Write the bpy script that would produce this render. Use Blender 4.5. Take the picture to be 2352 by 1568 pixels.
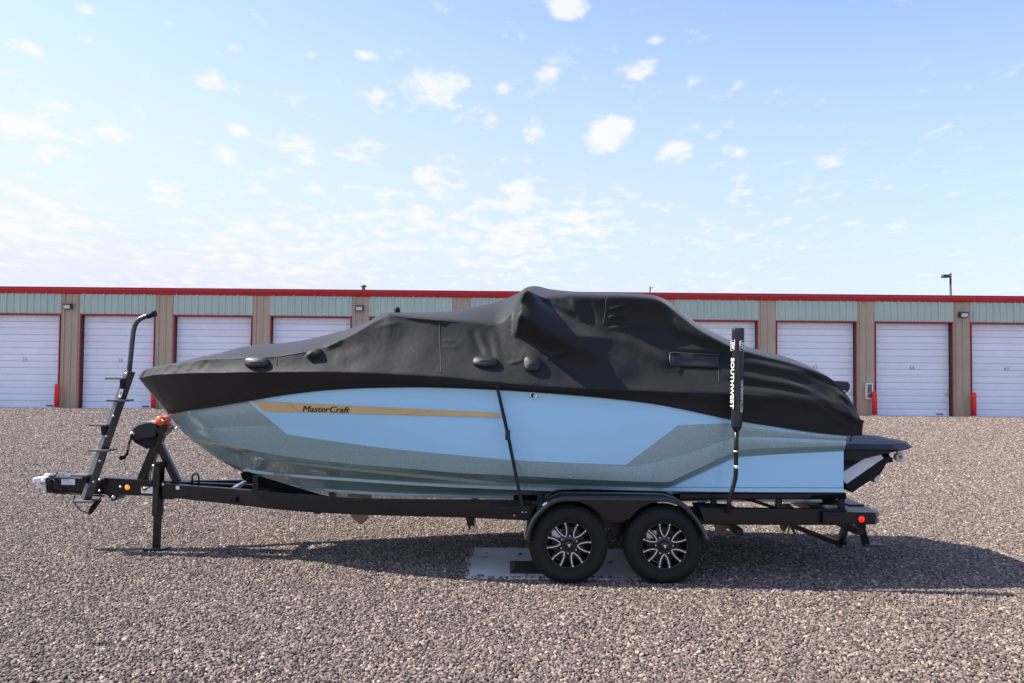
import bpy, bmesh, math, random
import numpy as np
from mathutils import Vector, Matrix
from mathutils.bvhtree import BVHTree

random.seed(7); rng = np.random.default_rng(7)
R = math.radians
scene = bpy.context.scene
for o in list(bpy.data.objects): bpy.data.objects.remove(o)
COL = scene.collection

# ------------------------------------------------------------------ camera
F, CX, CY = 1900.0, 1176.0, 784.0            # photo measured on a 2352 x 1568 grid
CAMH = 1.97
cam_d = bpy.data.cameras.new('camera'); cam = bpy.data.objects.new('camera', cam_d); COL.objects.link(cam)
cam_d.sensor_fit = 'HORIZONTAL'; cam_d.sensor_width = 36.0; cam_d.lens = F / 2352 * 36.0
cam_d.clip_start = 0.1; cam_d.clip_end = 6000
M3 = Matrix.Rotation(R(90) + math.atan(62 / F), 3, 'X') @ Matrix.Rotation(R(0.544), 3, 'Z')
cam.matrix_world = Matrix.Translation((0, 0, CAMH)) @ M3.to_4x4()
scene.camera = cam
EYE = Vector((0, 0, CAMH))

# ------------------------------------------------------------------ light
KX, KY = 1.0, 0.08                           # shadow shift per metre of height: right, toward viewer
sun_dir = Vector((-KX, KY, 1)).normalized()   # toward the sun
ELEV = math.asin(sun_dir.z); AZ = math.atan2(sun_dir.x, sun_dir.y)
w = bpy.data.worlds.new('World'); scene.world = w; w.use_nodes = True
nt = w.node_tree; nt.nodes.clear()
def N(t, tree=None, **kw):
    n = (tree or nt).nodes.new(t)
    for k, v in kw.items(): setattr(n, k, v)
    return n
def build_world():
    L = nt.links.new
    out = N('ShaderNodeOutputWorld'); bg = N('ShaderNodeBackground'); bg.inputs['Strength'].default_value = 0.15
    sky = N('ShaderNodeTexSky', sky_type='NISHITA', sun_disc=False, sun_elevation=ELEV, sun_rotation=AZ,
            altitude=100, air_density=0.9, dust_density=0.4, ozone_density=6.0)
    tc = N('ShaderNodeTexCoord')
    sep = N('ShaderNodeSeparateXYZ'); L(tc.outputs['Generated'], sep.inputs[0])
    zz = N('ShaderNodeMath', operation='MAXIMUM'); L(sep.outputs[2], zz.inputs[0]); zz.inputs[1].default_value = 0.0
    za = N('ShaderNodeMath', operation='ADD'); L(zz.outputs[0], za.inputs[0]); za.inputs[1].default_value = 0.10
    dv = N('ShaderNodeVectorMath', operation='DIVIDE'); cz = N('ShaderNodeCombineXYZ')
    for i in range(3): L(za.outputs[0], cz.inputs[i])
    L(tc.outputs['Generated'], dv.inputs[0]); L(cz.outputs[0], dv.inputs[1])
    sc = N('ShaderNodeVectorMath', operation='MULTIPLY'); L(dv.outputs[0], sc.inputs[0]); sc.inputs[1].default_value = (1.0, 0.62, 0.0)
    n1 = N('ShaderNodeTexNoise'); L(sc.outputs[0], n1.inputs['Vector'])
    n1.inputs['Scale'].default_value = 9.0; n1.inputs['Detail'].default_value = 9; n1.inputs['Roughness'].default_value = 0.63; n1.inputs['Distortion'].default_value = 0.15
    n2 = N('ShaderNodeTexNoise'); L(sc.outputs[0], n2.inputs['Vector']); n2.inputs['Scale'].default_value = 1.3; n2.inputs['Detail'].default_value = 3
    mm = N('ShaderNodeMath', operation='MULTIPLY_ADD'); L(n2.outputs['Fac'], mm.inputs[0]); mm.inputs[1].default_value = 0.35; L(n1.outputs['Fac'], mm.inputs[2])
    acc = mm.outputs[0]
    # the larger puffs, each a direction in the sky
    blobs = [(970, 205, 92, .22), (850, 215, 50, .12), (1410, 310, 78, .26), (1475, 160, 50, .22), (1255, 185, 48, .2), (480, 180, 42, .22), (1545, 350, 46, .2), (1585, 285, 44, .14),
             (250, 305, 55, .2), (380, 440, 50, .2), (80, 285, 95, .2), (1300, 12, 52, .24), (1605, 182, 36, .16), (1220, 312, 40, .16), (690, 350, 55, .18),
             (835, 340, 62, .17), (545, 297, 30, .17), (715, 122, 22, .15), (1000, 400, 75, .17), (1190, 440, 80, .14), (515, 355, 32, .16), (120, 360, 45, .15), (60, 105, 32, .15),
             (840, 125, 30, .14), (200, 22, 34, .16), (1500, 92, 26, .15), (390, 60, 30, .13), (150, 240, 26, .15), (1890, 370, 30, .13), (1700, 190, 24, .12), (900, 520, 170, .10), (1120, 520, 170, .10), (1400, 500, 140, .09), (1240, 570, 170, .07), (60, 500, 170, .14), (700, 580, 170, .07), (400, 590, 200, .06), (530, 525, 50, .1), (635, 510, 30, .12), (1715, 450, 50, .05), (1850, 465, 36, .08), (2060, 205, 36, .08), (1690, 355, 40, .12), (2190, 50, 30, .07), (545, 115, 28, .14), (350, 175, 26, .13), (310, 235, 36, .1), (405, 190, 26, .1), (1130, 290, 36, .13), (1155, 205, 24, .12), (1425, 270, 55, .12), (1630, 510, 40, .08), (190, 365, 26, .12), (205, 95, 26, .1)]
    for (bx, by, br, amp) in blobs:
        d = (M3 @ Vector(((bx - CX) / F, -(by - CY) / F, -1))).normalized()
        sb = N('ShaderNodeVectorMath', operation='SUBTRACT'); L(tc.outputs['Generated'], sb.inputs[0]); sb.inputs[1].default_value = d
        mu = N('ShaderNodeVectorMath', operation='MULTIPLY'); L(sb.outputs[0], mu.inputs[0]); mu.inputs[1].default_value = (1, 1, 1.7)
        ln = N('ShaderNodeVectorMath', operation='LENGTH'); L(mu.outputs[0], ln.inputs[0])
        mr = N('ShaderNodeMapRange', interpolation_type='SMOOTHSTEP'); L(ln.outputs['Value'], mr.inputs['Value'])
        mr.inputs['From Min'].default_value = br / F * 0.15; mr.inputs['From Max'].default_value = br / F * 1.35
        mr.inputs['To Min'].default_value = amp * 1.25; mr.inputs['To Max'].default_value = 0
        ad = N('ShaderNodeMath', operation='ADD'); L(acc, ad.inputs[0]); L(mr.outputs['Result'], ad.inputs[1]); acc = ad.outputs[0]
    # more, softer cloud toward the horizon
    hz = N('ShaderNodeMapRange'); L(zz.outputs[0], hz.inputs['Value'])
    hz.inputs['From Min'].default_value = 0.06; hz.inputs['From Max'].default_value = 0.28; hz.inputs['To Min'].default_value = 0.06; hz.inputs['To Max'].default_value = 0.0
    a2 = N('ShaderNodeMath', operation='ADD'); L(acc, a2.inputs[0]); L(hz.outputs['Result'], a2.inputs[1])
    mk = N('ShaderNodeMapRange', interpolation_type='SMOOTHSTEP'); L(a2.outputs[0], mk.inputs['Value'])
    mk.inputs['From Min'].default_value = 0.735; mk.inputs['From Max'].default_value = 0.98; mk.inputs['To Max'].default_value = 0.9
    mix = N('ShaderNodeMixRGB'); L(mk.outputs['Result'], mix.inputs['Fac']); pass
    mix.inputs['Color2'].default_value = (2.68, 2.68, 2.7, 1)
    # bright summer haze: thickens toward the horizon and toward the sun
    dt = N('ShaderNodeVectorMath', operation='DOT_PRODUCT'); L(tc.outputs['Generated'], dt.inputs[0]); dt.inputs[1].default_value = sun_dir
    sg = N('ShaderNodeMapRange'); L(dt.outputs['Value'], sg.inputs['Value']); sg.inputs['From Min'].default_value = -.2; sg.inputs['From Max'].default_value = .9; sg.inputs['To Min'].default_value = .0; sg.inputs['To Max'].default_value = .46
    hv = N('ShaderNodeMapRange'); L(zz.outputs[0], hv.inputs['Value']); hv.inputs['From Min'].default_value = .0; hv.inputs['From Max'].default_value = .40; hv.inputs['To Min'].default_value = .97; hv.inputs['To Max'].default_value = 0
    sq = N('ShaderNodeMath', operation='MULTIPLY'); L(hv.outputs['Result'], sq.inputs[0]); sq.inputs[1].default_value = 1.0
    hs_ = N('ShaderNodeMath', operation='ADD', use_clamp=True); L(sq.outputs[0], hs_.inputs[0]); L(sg.outputs['Result'], hs_.inputs[1])
    mh = N('ShaderNodeMixRGB'); L(hs_.outputs[0], mh.inputs['Fac']); L(sky.outputs[0], mh.inputs['Color1']); 
    hc = N('ShaderNodeMixRGB'); hg = N('ShaderNodeMapRange'); L(dt.outputs['Value'], hg.inputs['Value']); hg.inputs['From Min'].default_value = -.15; hg.inputs['From Max'].default_value = .6
    L(hg.outputs['Result'], hc.inputs['Fac']); hc.inputs['Color1'].default_value = (1.84, 2.17, 2.6, 1); hc.inputs['Color2'].default_value = (2.25, 2.66, 2.76, 1); L(hc.outputs[0], mh.inputs['Color2'])
    tn = N('ShaderNodeMixRGB', blend_type='MULTIPLY'); tn.inputs['Fac'].default_value = 1; L(mh.outputs[0], tn.inputs['Color1']); tn.inputs['Color2'].default_value = (1.03, .915, 1.0, 1)
    L(tn.outputs[0], mix.inputs['Color1'])
    L(mix.outputs[0], bg.inputs['Color']); L(bg.outputs[0], out.inputs[0])
build_world()
sl = bpy.data.lights.new('sun', 'SUN'); so = bpy.data.objects.new('sun', sl); COL.objects.link(so)
sl.energy = 3.9; sl.angle = R(0.5); sl.color = (1.0, 0.95, 0.88)
so.rotation_euler = sun_dir.to_track_quat('Z', 'Y').to_euler(); so.location = (-20, 5, 25)
vs = scene.view_settings; vs.view_transform = 'Standard'; vs.look = 'None'; vs.exposure = 1.3; vs.gamma = 1; vs.use_curve_mapping = False

# ------------------------------------------------------------------ pixel -> place
def ray(px, py): return (M3 @ Vector(((px - CX) / F, -(py - CY) / F, -1))).normalized()
def P(px, py, Y):
    d = ray(px, py); return EYE + d * (Y / d.y)
def GP(px, py):
    d = ray(px, py); return EYE + d * (-CAMH / d.z)
YC = 8.9                                       # trailer / boat centreline

# ------------------------------------------------------------------ materials
MATS = {}
def mat(name, col, rough=0.5, metal=0.0, spec=0.5, coat=0.0, bump=None, var=None, emis=None, trans=0.0, sheen=0.0):
    if name in MATS: return MATS[name]
    m = bpy.data.materials.new(name); m.use_nodes = True; t = m.node_tree; b = t.nodes['Principled BSDF']
    b.inputs['Base Color'].default_value = (*col, 1); b.inputs['Roughness'].default_value = rough; b.inputs['Metallic'].default_value = metal
    b.inputs['Specular IOR Level'].default_value = spec; b.inputs['Coat Weight'].default_value = coat; b.inputs['Coat Roughness'].default_value = 0.05
    b.inputs['Transmission Weight'].default_value = trans; b.inputs['Sheen Weight'].default_value = sheen
    tc = t.nodes.new('ShaderNodeTexCoord')
    if var:                                    # (scale, amount): uneven tone, dirt
        n = t.nodes.new('ShaderNodeTexNoise'); n.inputs['Scale'].default_value = var[0]; n.inputs['Detail'].default_value = 6; n.inputs['Roughness'].default_value = .65
        t.links.new(tc.outputs['Object'], n.inputs['Vector'])
        mr = t.nodes.new('ShaderNodeMapRange'); mr.inputs['From Min'].default_value = .3; mr.inputs['From Max'].default_value = .7
        mr.inputs['To Min'].default_value = 1 - var[1]; mr.inputs['To Max'].default_value = 1 + var[1]; t.links.new(n.outputs['Fac'], mr.inputs['Value'])
        hs = t.nodes.new('ShaderNodeHueSaturation'); hs.inputs['Color'].default_value = (*col, 1); t.links.new(mr.outputs['Result'], hs.inputs['Value'])
        t.links.new(hs.outputs['Color'], b.inputs['Base Color'])
        mr2 = t.nodes.new('ShaderNodeMapRange'); mr2.inputs['To Min'].default_value = max(.02, rough - .12); mr2.inputs['To Max'].default_value = min(1, rough + .12)
        t.links.new(n.outputs['Fac'], mr2.inputs['Value']); t.links.new(mr2.outputs['Result'], b.inputs['Roughness'])
    if bump:                                   # (scale, strength, distance)
        n = t.nodes.new('ShaderNodeTexNoise'); n.inputs['Scale'].default_value = bump[0]; n.inputs['Detail'].default_value = 4
        t.links.new(tc.outputs['Object'], n.inputs['Vector'])
        bp = t.nodes.new('ShaderNodeBump'); bp.inputs['Strength'].default_value = bump[1]; bp.inputs['Distance'].default_value = bump[2]
        t.links.new(n.outputs['Fac'], bp.inputs['Height']); t.links.new(bp.outputs['Normal'], b.inputs['Normal'])
    if emis: b.inputs['Emission Color'].default_value = (*emis[:3], 1); b.inputs['Emission Strength'].default_value = emis[3]
    MATS[name] = m; return m
black = mat('black_paint', (.004, .004, .0045), .34, spec=.35, var=(9, .25), coat=.12)
blackm = mat('black_matte', (.006, .006, .0065), .6, spec=.3, var=(14, .3))
rubber = mat('tyre_rubber', (.0115, .011, .0108), .68, spec=.3, var=(12, .25), bump=(180, .25, .002))
carpet = mat('bunk_carpet', (.005, .005, .0055), .95, spec=.1, bump=(300, .6, .004))
chrome = mat('chrome', (.75, .75, .76), .16, metal=1)
silver = mat('machined_silver', (.86, .86, .88), .35, metal=.25)
zinc = mat('galvanised', (.62, .63, .62), .4, metal=.85, var=(20, .15))
white = mat('white_paint', (.75, .76, .76), .35, var=(12, .06))
whiteprint = mat('white_print', (.85, .85, .85), .5)
gold = mat('gold_metal', (.60, .43, .19), .4, metal=.12, var=(4, .06))
amber = mat('amber_lens', (.9, .28, .01), .15, emis=(1, .3, .01, .35))
redlens = mat('red_lens', (.8, .02, .02), .15, emis=(1, .02, .02, .35))
orange = mat('orange_roller', (.8, .13, .02), .35)
brass = mat('bronze_brake', (.36, .23, .13), .6, var=(20, .25))
plast = mat('black_plastic', (.008, .008, .009), .42, bump=(400, .2, .001))
pad_grey = mat('vent_plastic', (.010, .0105, .012), .5)
sticker_y = mat('yellow_sticker', (.75, .7, .04), .5)
print_blue = mat('blue_print', (.05, .1, .4), .5)
concrete = mat('concrete', (.56, .55, .52), .85, var=(3.5, .12), bump=(60, .3, .004))
tan = mat('tan_metal_siding', (.47, .365, .24), .45, var=(.7, .07))
green = mat('sage_metal_siding', (.47, .575, .455), .42, var=(.7, .06))
def vary(m_, amt):                             # each piece a slightly different tone
    t = m_.node_tree; b = t.nodes['Principled BSDF']; src = b.inputs['Base Color'].links[0].from_socket
    oi = t.nodes.new('ShaderNodeObjectInfo'); mr = t.nodes.new('ShaderNodeMapRange'); mr.inputs['To Min'].default_value = 1 - amt; mr.inputs['To Max'].default_value = 1 + amt; t.links.new(oi.outputs['Random'], mr.inputs['Value'])
    hs = t.nodes.new('ShaderNodeHueSaturation'); t.links.new(src, hs.inputs['Color']); t.links.new(mr.outputs['Result'], hs.inputs['Value']); t.links.new(hs.outputs['Color'], b.inputs['Base Color'])
redtrim = mat('red_metal_trim', (.50, .02, .028), .4, var=(1.2, .10))
jambm = mat('shaded_red_jamb', (.055, .012, .013), .5, var=(2, .15))  # red darkened: shade of the door recess is put into the base colour
doorm = mat('white_door_steel', (.84, .85, .87), .42, var=(1.5, .035))
vary(doorm, .025); vary(tan, .05); vary(green, .03)
redpost = mat('red_bollard_sleeve', (.85, .03, .03), .4, var=(5, .08))
greyprint = mat('grey_print', (.32, .33, .34), .6)
bronze_metal = mat('bronze_fixture', (.05, .045, .04), .45)
lens = mat('lamp_lens', (.7, .72, .72), .2)
galv_dark = mat('grate_iron', (.03, .028, .026), .65, metal=.4, var=(20, .3))
roofm = mat('roof_metal', (.45, .45, .44), .45)

# ------------------------------------------------------------------ mesh helpers
class MB:
    def __init__(s): s.v = []; s.f = []; s.m = []; s.sm = []; s.cur = 0
    def add(s, verts, faces, smooth=False):
        b = len(s.v); s.v += [tuple(v) for v in verts]
        for f in faces: s.f.append(tuple(b + i for i in f)); s.m.append(s.cur); s.sm.append(smooth)
        return s
    def box(s, c, size, rot=None):
        h = [x / 2 for x in size]; c = Vector(c); vs_ = []
        for z in (-1, 1):
            for y in (-1, 1):
                for x in (-1, 1):
                    p = Vector((x * h[0], y * h[1], z * h[2]))
                    if rot: p = rot @ p
                    vs_.append(c + p)
        return s.add(vs_, [(0, 2, 3, 1), (4, 5, 7, 6), (0, 1, 5, 4), (2, 6, 7, 3), (0, 4, 6, 2), (1, 3, 7, 5)])
    def bar(s, a, b, wd, ht, roll=0.0, up=(0, 0, 1)):        # rectangular bar a->b, wd sideways, ht along up
        a, b = Vector(a), Vector(b); d = (b - a).normalized(); u = Vector(up)
        if abs(d.dot(u)) > .98: u = Vector((0, 1, 0))
        sd = d.cross(u).normalized(); u = sd.cross(d).normalized()
        if roll: q = Matrix.Rotation(roll, 3, d); sd = q @ sd; u = q @ u
        vs_ = [p + sd * (x * wd / 2) + u * (y * ht / 2) for p in (a, b) for (x, y) in ((-1, -1), (1, -1), (1, 1), (-1, 1))]
        return s.add(vs_, [(0, 3, 2, 1), (4, 5, 6, 7), (0, 1, 5, 4), (1, 2, 6, 5), (2, 3, 7, 6), (3, 0, 4, 7)])
    def tube(s, pts, r, n=10, caps=True):
        pts = [Vector(p) for p in pts]; rs = r if isinstance(r, (list, tuple)) else [r] * len(pts)
        vs_ = []; u = None
        for i, p in enumerate(pts):
            d = (pts[min(i + 1, len(pts) - 1)] - pts[max(i - 1, 0)]).normalized()
            if u is None:
                u = d.cross(Vector((0, 0, 1)) if abs(d.z) < .9 else Vector((1, 0, 0))).normalized()
            u = (u - d * u.dot(d)).normalized(); v = d.cross(u)
            vs_ += [p + (u * math.cos(2 * math.pi * k / n) + v * math.sin(2 * math.pi * k / n)) * rs[i] for k in range(n)]
        fs = [(i * n + k, i * n + (k + 1) % n, (i + 1) * n + (k + 1) % n, (i + 1) * n + k) for i in range(len(pts) - 1) for k in range(n)]
        s.add(vs_, fs, True)
        if caps: b = len(s.v) - len(vs_); s.f += [tuple(b + k for k in range(n))[::-1], tuple(b + (len(pts) - 1) * n + k for k in range(n))]; s.m += [s.cur] * 2; s.sm += [False] * 2
        return s
    def prism(s, poly, ext):                                  # planar polygon extruded by vector
        poly = [Vector(p) for p in poly]; e = Vector(ext); n = len(poly)
        return s.add(poly + [p + e for p in poly], [tuple(range(n)), tuple(range(2 * n - 1, n - 1, -1))] + [(i, i + n, (i + 1) % n + n, (i + 1) % n) for i in range(n)])
    def lathe(s, prof, c, axis='Y', n=48, smooth=True, close=False):   # prof: (radius, offset along axis)
        c = Vector(c); vs_ = []
        for (r, h) in prof:
            for k in range(n):
                a = 2 * math.pi * k / n; x, z = r * math.cos(a), r * math.sin(a)
                vs_.append(c + (Vector((x, h, z)) if axis == 'Y' else Vector((x, z, h)) if axis == 'Z' else Vector((h, x, z))))
        m = len(prof); fs = [(i * n + k, i * n + (k + 1) % n, (i + 1) % m * n + (k + 1) % n, (i + 1) % m * n + k) for i in range(m if close else m - 1) for k in range(n)]
        return s.add(vs_, fs, smooth)
    def build(s, name, mats, parent=None, bevel=0.0, seg=2, fix=True):
        me = bpy.data.meshes.new(name); me.from_pydata(s.v, [], s.f)
        mats = mats if isinstance(mats, (list, tuple)) else [mats]
        for m in mats: me.materials.append(m)
        me.polygons.foreach_set('material_index', s.m); me.polygons.foreach_set('use_smooth', s.sm)
        if fix:
            bm = bmesh.new(); bm.from_mesh(me); bmesh.ops.recalc_face_normals(bm, faces=bm.faces); bm.to_mesh(me); bm.free()
        o = bpy.data.objects.new(name, me); COL.objects.link(o)
        if parent:
            o.parent = parent
            if parent.type == 'EMPTY' or parent.parent or True: o.matrix_parent_inverse = wmat(parent).inverted()
        if bevel:
            b = o.modifiers.new('bevel', 'BEVEL'); b.width = bevel; b.segments = seg; b.limit_method = 'ANGLE'; b.angle_limit = R(40)
        return o
def wmat(o):
    m = Matrix.Translation(o.location) @ o.rotation_euler.to_matrix().to_4x4()
    return wmat(o.parent) @ o.matrix_parent_inverse @ m if o.parent else m
def tag(o, label=None, cat=None, group=None, kind=None):
    if label: o['label'] = label
    if cat: o['category'] = cat
    if group: o['group'] = group
    if kind: o['kind'] = kind
    return o
def thing(name, loc, label, cat, group=None):
    o = bpy.data.objects.new(name, None); COL.objects.link(o); o.location = loc; o.empty_display_size = .2
    return tag(o, label, cat, group)
def copy_tree(o, parent=None):
    c = o.copy(); COL.objects.link(c); c.parent = parent
    for ch in o.children: copy_tree(ch, c)
    return c
def mirror_mb(m):
    q = MB(); q.v = [(x, 2 * YC - y, z) for (x, y, z) in m.v]; q.f = [f[::-1] for f in m.f]; q.m = list(m.m); q.sm = list(m.sm); return q
def text_mesh(txt, shear=0.0, bold=0.0):
    cu = bpy.data.curves.new('t', 'FONT'); cu.body = txt; cu.shear = shear; cu.offset = bold; cu.resolution_u = 3
    ob = bpy.data.objects.new('t', cu); COL.objects.link(ob)
    dg = bpy.context.evaluated_depsgraph_get(); me = bpy.data.meshes.new_from_object(ob.evaluated_get(dg))
    vs_ = [v.co.copy() for v in me.vertices]; fs = [tuple(p.vertices) for p in me.polygons]
    bpy.data.objects.remove(ob); bpy.data.curves.remove(cu); bpy.data.meshes.remove(me)
    x0 = min(v.x for v in vs_); x1 = max(v.x for v in vs_); y0 = min(v.y for v in vs_); y1 = max(v.y for v in vs_)
    return [((v.x - x0) / (x1 - x0), (v.y - y0) / (y1 - y0)) for v in vs_], fs, (x1 - x0) / (y1 - y0)
def pchip(x, y, xs):
    x = np.asarray(x, float); y = np.asarray(y, float); h = np.diff(x); d = np.diff(y) / h; m = np.zeros_like(y)
    for i in range(1, len(x) - 1):
        if d[i - 1] * d[i] > 0:
            w1, w2 = 2 * h[i] + h[i - 1], h[i] + 2 * h[i - 1]; m[i] = (w1 + w2) / (w1 / d[i - 1] + w2 / d[i])
    m[0], m[-1] = d[0], d[-1]; xs = np.clip(xs, x[0], x[-1]); k = np.clip(np.searchsorted(x, xs) - 1, 0, len(x) - 2); t = (xs - x[k]) / h[k]
    return (1 + 2 * t) * (1 - t) ** 2 * y[k] + t * (1 - t) ** 2 * h[k] * m[k] + t * t * (3 - 2 * t) * y[k + 1] + t * t * (t - 1) * h[k] * m[k + 1]

# ================================================================== GROUND
def gravel_mat(name, instanced):
    m = bpy.data.materials.new(name); m.use_nodes = True; t = m.node_tree; b = t.nodes['Principled BSDF']; L = t.links.new
    b.inputs['Roughness'].default_value = .8; b.inputs['Specular IOR Level'].default_value = .3
    ramp = t.nodes.new('ShaderNodeValToRGB'); e = ramp.color_ramp.elements
    cols = [(0, (0.0504, 0.0412, 0.0359)), (0.18, (0.0943, 0.0744, 0.0623)), (0.38, (0.1425, 0.1104, 0.0906)), (0.58, (0.182, 0.1386, 0.1102)), (0.76, (0.2192, 0.1677, 0.132)), (0.9, (0.274, 0.2129, 0.1679)), (0.97, (0.3617, 0.2712, 0.2027)), (1, (0.5042, 0.4117, 0.3301))]
    e[0].position = 0; e[0].color = (*cols[0][1], 1); e[1].position = 1; e[1].color = (*cols[-1][1], 1)
    for p, c in cols[1:-1]: q = e.new(p); q.color = (*c, 1)
    tc = t.nodes.new('ShaderNodeTexCoord'); geo = t.nodes.new('ShaderNodeNewGeometry')
    if instanced:
        oi = t.nodes.new('ShaderNodeObjectInfo'); L(oi.outputs['Random'], ramp.inputs['Fac'])
        n = t.nodes.new('ShaderNodeTexNoise'); n.inputs['Scale'].default_value = 90; n.inputs['Detail'].default_value = 3; L(geo.outputs['Position'], n.inputs['Vector'])
        mr = t.nodes.new('ShaderNodeMapRange'); mr.inputs['To Min'].default_value = .8; mr.inputs['To Max'].default_value = 1.2; L(n.outputs['Fac'], mr.inputs['Value'])
        hs = t.nodes.new('ShaderNodeHueSaturation'); L(ramp.outputs['Color'], hs.inputs['Color']); L(mr.outputs['Result'], hs.inputs['Value']); L(hs.outputs['Color'], b.inputs['Base Color'])
    else:
        vo = t.nodes.new('ShaderNodeTexVoronoi'); vo.inputs['Scale'].default_value = 33; L(geo.outputs['Position'], vo.inputs['Vector'])
        sp = t.nodes.new('ShaderNodeSeparateColor'); L(vo.outputs['Color'], sp.inputs[0]); L(sp.outputs[0], ramp.inputs['Fac'])
        n = t.nodes.new('ShaderNodeTexNoise'); n.inputs['Scale'].default_value = .35; n.inputs['Detail'].default_value = 5; L(geo.outputs['Position'], n.inputs['Vector'])
        mr = t.nodes.new('ShaderNodeMapRange'); mr.inputs['From Min'].default_value = .3; mr.inputs['From Max'].default_value = .7; mr.inputs['To Min'].default_value = .85; mr.inputs['To Max'].default_value = 1.12; L(n.outputs['Fac'], mr.inputs['Value'])
        hs = t.nodes.new('ShaderNodeHueSaturation'); L(ramp.outputs['Color'], hs.inputs['Color']); L(mr.outputs['Result'], hs.inputs['Value']); L(hs.outputs['Color'], b.inputs['Base Color'])
        bp = t.nodes.new('ShaderNodeBump'); bp.inputs['Strength'].default_value = .9; bp.inputs['Distance'].default_value = .02; bp.invert = True
        L(vo.outputs['Distance'], bp.inputs['Height']); L(bp.outputs['Normal'], b.inputs['Normal'])
    return m
g = MB(); g.add([(-900, -300, 0), (900, -300, 0), (900, 1500, 0), (-900, 1500, 0)], [(0, 1, 2, 3)])
ground = tag(g.build('ground', gravel_mat('gravel_sheet', False), fix=False), 'flat grey brown gravel lot running to the storage units', 'ground', kind='structure')
slabY0, slabY1, slabX0, slabX1 = GP(1270, 1333).y, GP(1270, 1263).y, GP(1074, 1300).x, GP(1450, 1296).x

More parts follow.
